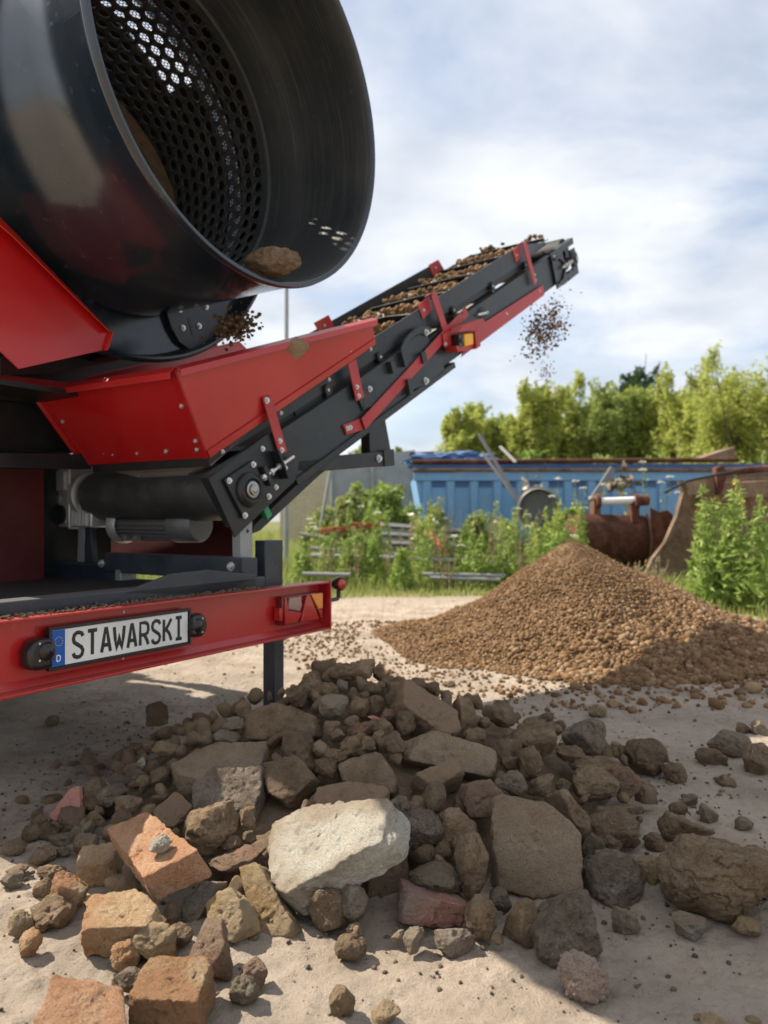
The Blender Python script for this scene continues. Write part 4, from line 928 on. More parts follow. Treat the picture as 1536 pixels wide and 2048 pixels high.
def slab(outline, Y, nrmv, thick, mat, name, label, cat, seed=1, p=30, rough=1.0, sub=5, dents=0):
    """a stone whose broad face has this outline; it lies in space at depth Y with face normal nrmv and has real thickness"""
    n = nrm(nrmv); cx = np.mean([q[0] for q in outline]); cy = np.mean([q[1] for q in outline])
    if cy < 1640: Y = min(Y, float(terrain_hit(cx, cy)[1])-.04)
    c = P(cx, cy, Y); p = p*1.7
    pts = [PL(a, b, c, n) for a, b in outline]; c = np.mean(pts, 0); e1 = nrm(np.cross(n, Z3)) if abs(n[2]) < .95 else nrm(np.cross(n, [0, 1, 0])); e2 = np.cross(n, e1)
    if np.dot(np.cross(pts[1]-pts[0], pts[2]-pts[1]), n) < 0: pts = pts[::-1]
    size = max(np.linalg.norm(q-c) for q in pts)
    # centre of the body below the face
    ctr = c-n*thick/2; pl = [(n, thick/2/size), (-n, thick/2/size)]; rng = np.random.RandomState(seed)
    for i in range(len(pts)):
        a, b = pts[i], pts[(i+1) % len(pts)]; o_ = nrm(np.cross(b-a, n)); o_ = o_ if np.dot(a-c, o_) > 0 else -o_
        o2 = nrm(o_+n*rng.uniform(-.08, .12)); d = np.dot((a+b)/2-c, o_)
        if d > size*.06: pl.append((o2, d/size))
    for q in pts:
        if rng.uniform() < .75:
            k_ = nrm(nrm(q-c)+n*rng.uniform(.15, 1.1)); pl.append((k_, np.dot(q-ctr, k_)/size*rng.uniform(.86, .96)))
    D, F = ico(sub)
    # sample directions stretched to the slab so faces are even
    st = D.copy(); comp = st@n; st = st-np.outer(comp, n)+np.outer(comp*max(.35, thick/size/1.3), n); st /= np.linalg.norm(st, axis=1)[:, None]
    V = polytope(st, pl, p); amp = .040*rough; V = V*(1+amp*fbm(V*2.6, seed, 3)+amp*.75*fbm(V*8, seed+3, 4, .6))[:, None]
    V = V+np.outer(-.02*rough*np.clip(fbm(V*5, seed+8, 2)-.25, 0, 1)*4, n)
    V = roughen(V*size, seed, .7+.4*rough)
    me = np_mesh(name, V, F.ravel(), np.full(len(F), 3), mat); o = bpy.data.objects.new(name, me); o.location = ctr; link(o); tag(o, label, cat); return o
def rubble():
    g = 'brick'; 
    # ---- pieces with a face of their own
    slab([(512, 1643), (530, 1610), (640, 1602), (752, 1553), (790, 1605), (788, 1668), (570, 1790), (543, 1765), (525, 1700)], 1.90, (-.44, -.38, .82), .085, M['white_stone'], 'broken_block', 'large whitish lime block lying tilted on top of the front of the pile', 'stone block', 4, 26, 1.1, 6)
    slab([(990, 1600), (1005, 1588), (1092, 1606), (1150, 1650), (1166, 1668), (1164, 1795), (1090, 1806), (984, 1775), (984, 1690)], 1.95, (-.05, -.93, .36), .085, M['slab'], 'concrete_slab', 'large upright brown dusted slab leaning in the right part of the pile', 'stone slab', 9, 34, .7, 6)
    slab([(205, 1652), (240, 1625), (288, 1616), (415, 1716), (308, 1768), (290, 1765)], 1.86, (-.30, -.38, .88), .066, M['brick_peach'], g, 'sunlit tan and orange brick with a pale pebble lying on it', 'brick', 3, 34, .8, 6)
    slab([(172, 1788), (268, 1775), (322, 1815), (322, 1850), (163, 1856)], 1.70, (-.05, -.16, .98), .072, M['tan'], g, 'brick with crumbly sandy top and dark front, below the brick with the pebble', 'brick', 5, 34, .9, 6)
    slab([(300, 1912), (420, 1908), (425, 1925), (398, 2004), (256, 2000)], 1.46, (0, -.12, 1), .070, M['tan'], g, 'square tan brick at the bottom, right of the smooth orange brick cut by the edge', 'brick', 8, 34, .7, 6)
    slab([(108, 1943), (245, 1968), (252, 2065), (60, 2072)], 1.36, (.05, -.30, .95), .065, M['brick_peach'], g, 'smooth orange brick at the very front, cut by the bottom edge', 'brick', 6, 34, .7, 6)
    slab([(462, 1742), (508, 1722), (590, 1858), (584, 1884), (532, 1892), (500, 1835)], 1.77, (-.28, -.80, .52), .085, M['yellow_stone'], g, 'ochre brick standing on end under the left tip of the white block', 'brick', 14, 30, 1, 6)
    slab([(765, 1690), (828, 1698), (828, 1752), (780, 1842), (732, 1832), (730, 1775)], 1.93, (.30, -.90, .25), .10, M['brick_dirty'], g, 'dirty brick with an orange broken corner under the right edge of the white block', 'brick', 15, 30, 1, 6)
    slab([(812, 1778), (905, 1805), (940, 1812), (934, 1848), (875, 1862), (802, 1852)], 1.76, (.1, -.98, .18), .12, M['brick_pink'], g, 'pinkish red brick with a grey mortar top in front of the pile', 'brick', 16, 30, .8, 6)
    slab([(785, 1368), (812, 1350), (925, 1425), (932, 1450), (905, 1470), (882, 1464), (800, 1402)], 2.52, (.30, -.62, .72), .10, M['brick_dirty'], g, 'long dirty brick lying slanted at the top right of the pile', 'brick', 17, 30, .9, 6)
    slab([(806, 1475), (860, 1458), (995, 1500), (1005, 1540), (980, 1556), (805, 1518)], 2.40, (.05, -.85, .5), .10, M['slab'], 'stone_slab', 'long brown slab below the slanted brick on the right shoulder of the pile', 'stone slab', 18, 28, 1, 6)
    slab([(342, 1525), (405, 1488), (552, 1482), (535, 1530), (400, 1565), (350, 1560)], 2.50, (-.02, -.45, .89), .10, M['slab'], 'stone_slab', 'broad flat brown slab on the left shoulder of the pile', 'stone slab', 19, 30, .7, 6)
    slab([(380, 1580), (425, 1530), (528, 1528), (522, 1590), (505, 1625), (385, 1622)], 2.28, (-.05, -.70, .7), .10, M['dark_stone'], 'stone_block', 'dark block with a broken lower edge, in front of the broad flat slab', 'stone block', 20, 28, 1, 6)
    slab([(525, 1525), (600, 1510), (632, 1552), (574, 1604), (530, 1580)], 2.26, (-.20, -.70, .68), .10, M['clay2'], 'stone_block', 'brown four-cornered block behind the left end of the white block', 'stone block', 21, 30, .8)
    slab([(490, 1425), (560, 1402), (640, 1430), (640, 1470), (600, 1478), (480, 1478)], 2.62, (-.1, -.86, .5), .12, M['clay'], 'stone_slab', 'long lumpy stone high on the left of the pile', 'stone', 22, 12, 1.4)
    slab([(556, 1470), (600, 1458), (630, 1545), (620, 1552), (556, 1500)], 2.48, (-.2, -.9, .35), .10, M['clay2'], 'stone', 'weathered upright stone under the long lumpy stone', 'stone', 23, 16, 1.3)
    slab([(825, 1550), (905, 1512), (938, 1555), (925, 1570), (868, 1580), (832, 1600)], 2.22, (.05, -.75, .66), .11, M['brick_dirty'], g, 'half brick with a sharp ridge below the long slab on the right shoulder', 'brick', 24, 34, .8)
    slab([(672, 1525), (760, 1500), (798, 1560), (790, 1590), (700, 1592)], 2.32, (0, -.8, .6), .10, M['clay2'], 'stone_block', 'wide brown block just behind the top edge of the white block', 'stone block', 25, 20, 1)
    slab([(572, 1618), (630, 1572), (700, 1560), (775, 1555), (770, 1600), (640, 1625)], 2.12, (-.1, -.75, .65), .08, M['brick_dirty'], 'broken_slab', 'cracked brown slab pressed against the back of the white block', 'stone slab', 26, 16, 1.4)
    slab([(932, 1570), (985, 1560), (1012, 1590), (998, 1638), (940, 1640), (925, 1600)], 2.12, (0, -.95, .3), .10, M['brick_red'], g, 'dull red brick beside the upper left corner of the upright slab', 'brick', 27, 26, .8)
    slab([(1090, 1590), (1130, 1572), (1185, 1640), (1195, 1670), (1165, 1680), (1150, 1650)], 2.15, (.2, -.8, .55), .10, M['clay'], 'stone_slab', 'light brown slab showing behind the right side of the upright slab', 'stone slab', 28, 26, .8)
    slab([(305, 1620), (350, 1580), (385, 1612), (345, 1655), (312, 1650)], 2.25, (-.1, -.7, .7), .04, M['brick_dirty'], 'tile_fragment', 'dark reddish tile piece behind the sunlit brick with the pebble', 'tile fragment', 29, 34, .5)
    slab([(97, 1630), (140, 1575), (160, 1570), (160, 1620), (135, 1650), (105, 1640)], 2.32, (-.15, -.75, .62), .018, M['tile'], 'tile_fragment', 'smooth pink curved tile shard in the shade at the left edge of the pile', 'tile fragment', 30, 40, .25)
    slab([(196, 1553), (210, 1558), (232, 1578), (212, 1600), (200, 1590)], 2.50, (.1, -.8, .6), .018, M['tile'], 'tile_fragment', 'small pink tile shard peeking out behind the brown wedge stone at the left', 'tile fragment', 31, 40, .25, 4)
    slab([(162, 1565), (195, 1548), (217, 1610), (210, 1625), (160, 1620)], 2.36, (0, -.8, .5), .08, M['clay2'], 'wedge_stone', 'brown wedge-shaped stone leaning between two pink tile shards', 'stone', 32, 22, .8)
    slab([(290, 1412), (305, 1405), (322, 1412), (325, 1452), (290, 1455)], 3.30, (-.15, -.95, .15), .07, M['clay2'], 'standing_stone', 'lone small block standing upright in the shade under the red bumper', 'stone', 33, 30, .5, 4)
    slab([(1068, 1860), (1115, 1805), (1185, 1780), (1195, 1830), (1215, 1905), (1150, 1945), (1080, 1925)], 1.62, (-.1, -.93, .35), .13, M['dark_stone'], 'pyramid_stone', 'big pyramid-shaped mottled brown stone at the front right of the pile', 'stone', 34, 12, 1.3, 6)
    slab([(1178, 1740), (1215, 1700), (1262, 1703), (1300, 1760), (1290, 1800), (1250, 1828), (1195, 1800)], 1.90, (.1, -.9, .4), .14, M['dark_stone'], 'grey_boulder', 'rounded dark grey stone with pale streaks right of the upright slab', 'stone', 35, 9, 1.3, 6)
    slab([(412, 1800), (452, 1772), (482, 1800), (492, 1855), (462, 1888), (412, 1852)], 1.72, (-.35, -.75, .55), .07, M['yellow_stone'], 'angular_stone', 'angular cream stone right of the grey stone, below the ochre brick', 'stone', 36, 24, 1)
    slab([(355, 1812), (400, 1762), (440, 1765), (425, 1790), (405, 1865), (365, 1858)], 1.80, (-.25, -.85, .4), .07, M['grey_stone'], 'angular_stone', 'smooth bluish grey stone wedged under the sunlit brick', 'stone', 37, 18, .7)
    # ---- rounder pieces: px, py, w, h, kind, material, name, label, category, extra
    L = [
     (545, 525, 118, 56, 'lump', 'clay', 'clay_lump', 'long lumpy clod resting on the lip inside the drum mouth', 'clod', dict(Y=2.72, sub=5, rot=-6)),
     (597, 697, 48, 50, 'block', 'tan', 'brick_chip', 'sunlit brick chip falling in front of the red hopper', 'brick chip', dict(Y=2.55, rot=-55, flat=.02)),
     (322, 1689, 50, 34, 'clod', 'white_stone', 'pebble', 'pale grey pebble on top of the sunlit brick', 'pebble', dict(Y=float(PL(322, 1703, P(291, 1691, 1.86), nrm((-.30, -.38, .88)))[1])-.006, rot=-20, flat=.02)),
     (200, 1730, 84, 78, 'block', 'tan', 'brick_piece', 'pale sandy brick end under the left side of the brick with the pebble', 'brick', dict(sub=5)),
     (143, 1788, 72, 92, 'stone', 'brick', 'brick_piece', 'angular orange brick lump between the pale brick end and a small round clod', 'brick piece', dict(sub=5)),
     (87, 1778, 42, 42, 'clod', 'clay', 'clod', 'small round clod left of the angular orange brick lump', 'clod', {}),
     (104, 1828, 84, 66, 'stone', 'clay', 'clod', 'brown angular clod in the sun left of the crumbly brick', 'clod', {}),
     (42, 1848, 52, 50, 'clod', 'yellow_stone', 'clod', 'round pale clod at the left picture edge', 'clod', {}),
     (60, 1888, 50, 52, 'clod', 'tan', 'clod', 'smooth tan clod, the nearest of the clods at the left picture edge', 'clod', {}),
     (84, 1852, 32, 26, 'lump', 'clay', 'crumb', 'flat crumb between the pale clods at the left edge', 'clod', {}),
     (238, 1765, 56, 30, 'stone', 'brick', 'brick_chip', 'thin orange chip wedged under the brick with the pebble', 'brick chip', {}),
     (315, 1882, 84, 78, 'stone', 'yellow_stone', 'stone', 'knobbly tan stone between the crumbly brick and the square tan brick', 'stone', dict(sub=5)),
     (250, 1910, 60, 58, 'lump', 'tan', 'stone', 'crumbly pale stone left of the knobbly tan stone', 'stone', {}),
     (252, 1963, 60, 46, 'stone', 'grey_stone', 'stone', 'rough pale stone between the two front bricks', 'stone', {}),
     (365, 1875, 46, 50, 'clod', 'clay2', 'stone', 'dark small stone right of the knobbly tan stone', 'stone', {}),
     (340, 1832, 36, 50, 'clod', 'clay2', 'stone', 'dark pebble in the gap below the brick with the pebble', 'stone', {}),
     (424, 1902, 90, 104, 'stone', 'brick_red', 'brick_piece', 'rust red brick lump right of the square tan brick', 'brick piece', dict(sub=5)),
     (508, 1948, 58, 54, 'stone', 'brick_red', 'brick_piece', 'small red brick lump behind a grey wedge stone on the sunny ground', 'brick piece', {}),
     (492, 1980, 60, 62, 'stone', 'grey_stone', 'stone', 'grey wedge stone on the sunny ground at the bottom', 'stone', dict(sub=5)),
     (685, 2000, 56, 66, 'stone', 'clay', 'stone', 'brown cone-like stone alone on the sunny ground', 'stone', dict(sub=5)),
     (772, 2030, 60, 46, 'stone', 'yellow_stone', 'stone', 'yellow-orange stone cut by the bottom edge', 'stone', {}),
     (1168, 1958, 104, 96, 'porous', 'pink_slag', 'slag_piece', 'pinkish porous lump in the sun in front of the pyramid-shaped stone', 'slag', dict(sub=6, rot=10)),
     (1425, 2040, 62, 26, 'stone', 'yellow_stone', 'stone', 'flat yellow stone half buried at the bottom right', 'stone', {}),
     (422, 1655, 112, 92, 'clod', 'clay', 'stone', 'pitted sunlit egg-shaped stone behind the brick with the pebble', 'stone', dict(sub=5, rot=-25)),
     (494, 1640, 36, 54, 'stone', 'clay', 'stone', 'narrow upright stone between the pitted egg-shaped stone and the white block', 'stone', {}),
     (462, 1688, 48, 34, 'clod', 'clay', 'pebble', 'rounded pebble under the pitted egg-shaped stone', 'pebble', {}),
     (498, 1675, 34, 32, 'clod', 'clay2', 'pebble', 'dull pebble touching the left edge of the white block', 'pebble', {}),
     (470, 1718, 118, 36, 'stone', 'brick_red', 'brick_piece', 'flat red brick sliver lying above the ochre brick', 'brick piece', dict(sub=5, rot=-8)),
     (378, 1643, 20, 14, 'clod', 'grey_stone', 'pebble', 'tiny pale pebble left of the pitted egg-shaped stone', 'pebble', {}),
     (685, 1765, 56, 62, 'block', 'brick_dirty', 'brick_piece', 'brown brick end hidden under the white block', 'brick piece', {}),
     (660, 1815, 84, 86, 'clod', 'clay2', 'stone', 'dark rounded stone in the shade beneath the white block', 'stone', dict(sub=5)),
     (706, 1810, 60, 80, 'clod', 'dark_stone', 'stone', 'dark smooth stone between the rounded dark stone and the dirty brick', 'stone', {}),
     (702, 1892, 66, 42, 'lump', 'clay2', 'clod', 'flat cracked clod on the ground in front of the dark stones', 'clod', {}),
     (708, 1862, 34, 30, 'lump', 'clay', 'crumb', 'crumbly bit behind the flat cracked clod', 'clod', {}),
     (828, 1880, 42, 46, 'stone', 'grey_stone', 'stone', 'pointed grey stone in front of the pinkish red brick', 'stone', {}),
     (796, 1872, 26, 24, 'stone', 'grey_stone', 'pebble', 'little grey pebble left of the pointed grey stone', 'pebble', {}),
     (910, 1876, 88, 46, 'stone', 'dark_stone', 'stone', 'flat greyish stone lying in front of the right end of the pinkish brick', 'stone', {}),
     (872, 1758, 110, 62, 'lump', 'grey_stone', 'mortar_lump', 'grey mortar crust behind the face of the pinkish red brick', 'mortar', {}),
     (940, 1728, 64, 132, 'clod', 'clay2', 'stone', 'tall rounded stone left of the upright slab', 'stone', dict(sub=5)),
     (912, 1650, 82, 72, 'clod', 'clay', 'clod', 'cracked ball-like clod up left of the upright slab', 'clod', dict(sub=5)),
     (842, 1662, 96, 84, 'clod', 'dark_stone', 'stone', 'smooth humped stone right of the white block', 'stone', dict(sub=5, rot=25)),
     (800, 1618, 50, 50, 'clod', 'dark_stone', 'stone', 'dark stone behind the right corner of the white block', 'stone', {}),
     (850, 1708, 42, 36, 'clod', 'clay2', 'pebble', 'pebble under the smooth humped stone', 'pebble', {}),
     (884, 1702, 36, 38, 'clod', 'clay', 'pebble', 'pebble between the humped stone and the tall rounded stone', 'pebble', {}),
     (878, 1728, 30, 40, 'clod', 'clay', 'pebble', 'upright pebble left of the tall rounded stone', 'pebble', {}),
     (866, 1600, 52, 70, 'stone', 'clay2', 'stone', 'knuckle-shaped stone below the half brick with the ridge', 'stone', {}),
     (835, 1612, 34, 40, 'clod', 'clay2', 'pebble', 'dark pebble left of the knuckle-shaped stone', 'pebble', {}),
     (918, 1608, 26, 30, 'stone', 'clay2', 'pebble', 'small pointed pebble under the half brick', 'pebble', {}),
     (964, 1835, 66, 84, 'lump', 'clay', 'clod', 'crumbly reddish clod right of the pinkish red brick', 'clod', {}),
     (1052, 1838, 88, 92, 'stone', 'clay', 'stone', 'brown stone under the lower edge of the upright slab', 'stone', dict(sub=5)),
     (1000, 1800, 42, 46, 'clod', 'dark_stone', 'stone', 'grey-brown stone squeezed below the left foot of the upright slab', 'stone', {}),
     (994, 1878, 28, 24, 'lump', 'clay2', 'crumb', 'crumb on the ground below the crumbly reddish clod', 'clod', {}),
     (1186, 1700, 44, 70, 'clod', 'grey_stone', 'stone', 'light grey stone between the upright slab and the dark grey stone', 'stone', {}),
     (1225, 1655, 112, 74, 'lump', 'clay2', 'clod', 'crumbling layered clod right of the light brown slab', 'clod', dict(sub=5)),
     (1205, 1638, 42, 58, 'stone', 'clay2', 'stone', 'small upright stone left of the crumbling layered clod', 'stone', {}),
     (1218, 1686, 52, 42, 'clod', 'clay2', 'clod', 'rounded clod under the crumbling layered clod', 'clod', {}),
     (1258, 1680, 46, 34, 'clod', 'clay2', 'clod', 'flat round clod under the right end of the crumbling layered clod', 'clod', {}),
     (1308, 1688, 40, 42, 'clod', 'clay2', 'clod', 'small ball clod at the foot of the knobbed clod on the right', 'clod', {}),
     (1372, 1666, 102, 70, 'clod', 'clay', 'clod', 'big knobbed clod behind the largest clod at the right edge', 'clod', dict(sub=5, rot=15)),
     (1440, 1768, 240, 165, 'clod', 'clay', 'clod', 'largest cracked clod, reaching to the right picture edge', 'clod', dict(sub=6, seed=77, rot=8)),
     (1512, 1745, 90, 110, 'lump', 'clay', 'clod', 'rugged clod stuck to the right end of the largest clod', 'clod', dict(sub=6)),
     (1300, 1738, 70, 56, 'stone', 'yellow_stone', 'stone', 'flat pale stone between the dark grey stone and the largest clod', 'stone', {}),
     (1252, 1846, 56, 52, 'stone', 'grey_stone', 'stone', 'small grey stone in front of the dark grey stone with pale streaks', 'stone', {}),
     (1376, 1854, 70, 62, 'stone', 'grey_stone', 'stone', 'greenish grey stone below the largest clod', 'stone', dict(sub=5)),
     (1496, 1858, 56, 44, 'clod', 'yellow_stone', 'pebble', 'smooth pale pebble at the right, below the rugged clod', 'pebble', {}),
     (1172, 1478, 102, 82, 'clod', 'dark_stone', 'stone', 'large dark rounded stone at the right rear of the pile', 'stone', dict(sub=5)),
     (1295, 1512, 94, 66, 'clod', 'clay2', 'stone', 'large oval stone standing off the pile at the right', 'stone', dict(sub=5, rot=15)),
     (1348, 1548, 46, 44, 'clod', 'clay2', 'clod', 'ball clod right of the large oval stone', 'clod', {}),
     (1453, 1563, 38, 30, 'clod', 'clay2', 'clod', 'small cracked ball on the shaded ground at the right', 'clod', {}),
     (1456, 1490, 78, 62, 'clod', 'grey_stone', 'stone', 'greyish round stone on the shaded ground at the right', 'stone', dict(sub=5)),
     (1421, 1516, 58, 42, 'clod', 'clay2', 'clod', 'brown clod leaning on the greyish round stone', 'clod', {}),
     (1516, 1520, 62, 72, 'clod', 'clay2', 'stone', 'brown boulder at the right picture edge in the shade', 'stone', dict(sub=5)),
     (1517, 1458, 32, 36, 'stone', 'grey_stone', 'stone', 'upright grey stone behind the brown boulder at the right edge', 'stone', {}),
     (1487, 1458, 30, 26, 'clod', 'clay2', 'clod', 'dark clod beside the upright grey stone at the right edge', 'clod', {}),
     (1376, 1602, 36, 34, 'stone', 'grey_stone', 'stone', 'pale angular pebble behind a dark one on the shaded ground', 'pebble', {}),
     (1357, 1620, 36, 30, 'lump', 'clay2', 'clod', 'dark crumb in front of the pale angular pebble', 'clod', {}),
     (1415, 1630, 40, 44, 'stone', 'grey_stone', 'stone', 'pale pointed stone on the shaded ground right of two pebbles', 'stone', {}),
     (1487, 1648, 36, 30, 'lump', 'grey_stone', 'clod', 'greyish crumb alone on the shaded ground far right', 'clod', {}),
     (1195, 1422, 38, 28, 'lump', 'yellow_stone', 'clod', 'sunlit crumbly clod on the bright ground between pile and gravel heap', 'clod', {}),
     (1224, 1408, 28, 20, 'stone', 'tan', 'pebble', 'sunlit stone behind the crumbly clod on the bright ground', 'pebble', {}),
     (1010, 1406, 20, 18, 'stone', 'clay', 'pebble', 'sunlit pebble on the bright ground behind the slanted brick', 'pebble', {}),
     (1487, 1386, 24, 14, 'stone', 'clay2', 'pebble', 'dark pebble at the edge of the shadow on the right', 'pebble', {}),
     (898, 1368, 28, 14, 'stone', 'brick_red', 'brick_chip', 'red chip on the ground behind the pile', 'brick chip', {}),
     (1092, 1438, 34, 30, 'stone', 'clay2', 'stone', 'dark pointed stone at the back right foot of the pile', 'stone', {}),
     (1063, 1442, 34, 20, 'stone', 'grey_stone', 'stone', 'flat greyish stone left of the dark pointed stone', 'stone', {}),
     (1190, 1568, 100, 74, 'clod', 'clay', 'clod', 'large knobbly clod at the centre right of the pile', 'clod', dict(sub=5)),
     (1245, 1560, 66, 72, 'stone', 'brick_red', 'brick_piece', 'dull pinkish brick piece right of the large knobbly clod', 'brick piece', dict(sub=5)),
     (1292, 1588, 46, 46, 'block', 'clay2', 'stone_block', 'small square block at the right foot of the pile', 'stone block', {}),
     (1190, 1530, 110, 38, 'clod', 'clay', 'stone', 'long low stone behind the large knobbly clod', 'stone', {}),
     (1240, 1618, 90, 26, 'plate', 'clay2', 'stone', 'thin slate-like piece below the pinkish brick piece', 'stone', {}),
     (1020, 1568, 66, 50, 'clod', 'grey_stone', 'stone', 'light round stone behind the top of the upright slab', 'stone', {}),
     (1062, 1528, 50, 70, 'lump', 'clay', 'clod', 'twisted clod above the upright slab', 'clod', dict(sub=5)),
     (1082, 1572, 54, 44, 'clod', 'clay', 'clod', 'double-humped clod below the twisted clod', 'clod', {}),
     (1128, 1572, 32, 28, 'clod', 'clay2', 'pebble', 'dark pebble right of the double-humped clod', 'pebble', {}),
     (1055, 1482, 106, 80, 'clod', 'clay', 'clod', 'massive rounded clod on the right shoulder of the pile', 'clod', dict(sub=5)),
     (1000, 1432, 74, 44, 'clod', 'clay', 'clod', 'knobbly clod on the ridge behind the massive rounded clod', 'clod', {}),
     (1015, 1500, 66, 56, 'block', 'clay2', 'stone_block', 'dark wedge block between the long slab and the massive clod', 'stone block', {}),
     (1018, 1528, 34, 34, 'clod', 'clay2', 'clod', 'round clod under the dark wedge block', 'clod', {}),
     (952, 1472, 42, 30, 'clod', 'clay', 'clod', 'small clod behind the long slab on the right shoulder', 'clod', {}),
     (930, 1425, 50, 70, 'stone', 'clay', 'stone', 'light brown stone leaning behind the lower end of the slanted brick', 'stone', dict(sub=5)),
     (1140, 1510, 60, 34, 'clod', 'clay2', 'stone', 'low dark stone in front of the large dark rounded stone', 'stone', {}),
     (665, 1415, 62, 50, 'stone', 'grey_stone', 'stone', 'pale-edged stone in the middle of the pile crest', 'stone', dict(sub=5)),
     (720, 1415, 42, 44, 'clod', 'clay', 'clod', 'round clod right of the pale-edged stone', 'clod', {}),
     (752, 1407, 34, 34, 'clod', 'clay2', 'clod', 'clod touching the round clod on its right side', 'clod', {}),
     (790, 1400, 40, 42, 'stone', 'clay2', 'stone', 'dark stone tucked under the upper end of the slanted brick', 'stone', {}),
     (652, 1380, 50, 34, 'clod', 'clay', 'clod', 'oval clod above the pale-edged stone', 'clod', {}),
     (684, 1372, 24, 28, 'clod', 'grey_stone', 'pebble', 'pale pebble right of the oval clod', 'pebble', {}),
     (610, 1384, 36, 30, 'clod', 'clay2', 'clod', 'dark clod left of the oval clod', 'clod', {}),
     (622, 1362, 56, 36, 'clod', 'clay', 'clod', 'larger clod on the left side of the pile top', 'clod', {}),
     (690, 1345, 64, 36, 'lump', 'clay', 'clod', 'flattened clod in the middle of the pile top', 'clod', {}),
     (716, 1340, 68, 46, 'stone', 'brick_dirty', 'brick_piece', 'reddish stone on the right of the pile top', 'brick piece', {}),
     (636, 1333, 30, 26, 'clod', 'clay2', 'clod', 'dark clod on the left of the pile top', 'clod', {}),
     (660, 1327, 28, 24, 'clod', 'clay', 'clod', 'topmost clod of the pile', 'clod', {}),
     (758, 1345, 24, 38, 'stone', 'clay', 'stone', 'small pointed stone sticking up on the right of the pile top', 'stone', {}),
     (775, 1365, 30, 26, 'clod', 'clay', 'clod', 'clod between the pointed stone and the slanted brick', 'clod', {}),
     (744, 1380, 34, 32, 'clod', 'clay', 'clod', 'clod below the reddish stone of the pile top', 'clod', {}),
     (708, 1392, 26, 24, 'clod', 'clay2', 'pebble', 'dark pebble right of the pale-edged stone', 'pebble', {}),
     (662, 1455, 34, 30, 'clod', 'clay', 'clod', 'squarish clod below the pale-edged stone', 'clod', {}),
     (705, 1443, 32, 26, 'clod', 'clay', 'clod', 'flattish clod on the red chip in the pile centre', 'clod', {}),
     (720, 1457, 66, 32, 'stone', 'brick_red', 'brick_chip', 'flat red chip in the middle of the pile', 'brick chip', dict(rot=-15)),
     (750, 1436, 30, 8, 'plate', 'tile', 'tile_fragment', 'narrow pale splinter lying across the middle of the pile', 'tile fragment', dict(rot=30)),
     (778, 1430, 36, 22, 'stone', 'brick_red', 'brick_chip', 'red chip below the dark stone under the slanted brick', 'brick chip', {}),
     (674, 1472, 32, 26, 'clod', 'clay2', 'clod', 'dark clod below the squarish clod', 'clod', {}),
     (642, 1498, 36, 32, 'clod', 'brick_dirty', 'clod', 'orange-brown clod left of the big ball clod', 'clod', {}),
     (700, 1494, 44, 42, 'clod', 'clay', 'clod', 'big ball clod in the pile centre', 'clod', {}),
     (722, 1478, 28, 24, 'clod', 'clay', 'pebble', 'pebble on the right shoulder of the big ball clod', 'pebble', {}),
     (736, 1490, 30, 36, 'stone', 'clay', 'stone', 'pointed clod right of the big ball clod', 'stone', {}),
     (756, 1476, 28, 32, 'clod', 'clay', 'clod', 'oval clod right of the pointed clod', 'clod', {}),
     (770, 1456, 34, 40, 'clod', 'clay', 'clod', 'rough clod above the red broken brick', 'clod', {}),
     (788, 1488, 42, 62, 'stone', 'brick_red', 'brick_piece', 'red broken brick at the left end of the long slab', 'brick piece', {}),
     (812, 1445, 40, 52, 'clod', 'clay2', 'stone', 'round stone under the slanted brick', 'stone', {}),
     (672, 1513, 48, 26, 'lump', 'clay', 'clod', 'double clod below the big ball clod', 'clod', {}),
     (648, 1538, 48, 42, 'clod', 'clay2', 'clod', 'cracked clod right of the four-cornered block', 'clod', {}),
     (590, 1398, 44, 46, 'stone', 'clay2', 'stone', 'dark stone at the back left of the pile top', 'stone', {}),
     (328, 1497, 52, 32, 'stone', 'yellow_stone', 'stone', 'ochre stone in the shade behind the broad flat slab', 'stone', {}),
     (275, 1498, 24, 24, 'clod', 'clay2', 'pebble', 'reddish pebble left of the ochre stone in the shade', 'pebble', {}),
     (298, 1492, 26, 26, 'clod', 'clay2', 'pebble', 'grey-brown pebble touching the ochre stone in the shade', 'pebble', {}),
     (242, 1535, 56, 20, 'stone', 'clay2', 'stone', 'flat brown stone left of a tiny white stone', 'stone', {}),
     (282, 1527, 22, 26, 'stone', 'white_stone', 'pebble', 'tiny white stone in the shade left of the pile', 'pebble', {}),
     (272, 1555, 50, 32, 'clod', 'dark_stone', 'stone', 'dark oval stone below the tiny white stone', 'stone', {}),
     (290, 1568, 38, 38, 'clod', 'clay2', 'clod', 'rough round clod right of the dark oval stone', 'clod', {}),
     (405, 1478, 50, 26, 'stone', 'clay2', 'stone', 'dark flat stone above the left corner of the broad slab', 'stone', {}),
     (466, 1450, 46, 22, 'stone', 'grey_stone', 'stone', 'dim flat stone left of the long lumpy stone', 'stone', {}),
     (456, 1472, 56, 22, 'plate', 'grey_stone', 'stone', 'pale layered stone under the dim flat stone', 'stone', {}),
     (105, 1443, 28, 22, 'clod', 'clay2', 'clod', 'lone clod on the ground under the left half of the bumper', 'clod', {}),
     (254, 1446, 14, 8, 'clod', 'clay2', 'pebble', 'tiny dark pebble left of the lone upright block', 'pebble', {}),
     (145, 1640, 56, 46, 'stone', 'brick_red', 'brick_piece', 'red lump under the pink curved tile shard', 'brick piece', {}),
     (80, 1643, 36, 26, 'stone', 'clay2', 'stone', 'dark stone left of the pink curved tile shard', 'stone', {}),
     (190, 1640, 40, 34, 'clod', 'clay2', 'stone', 'dark stone below the brown wedge-shaped stone', 'stone', {}),
     (62, 1668, 42, 34, 'clod', 'clay2', 'stone', 'brown rounded stone in the shade at the left', 'stone', {}),
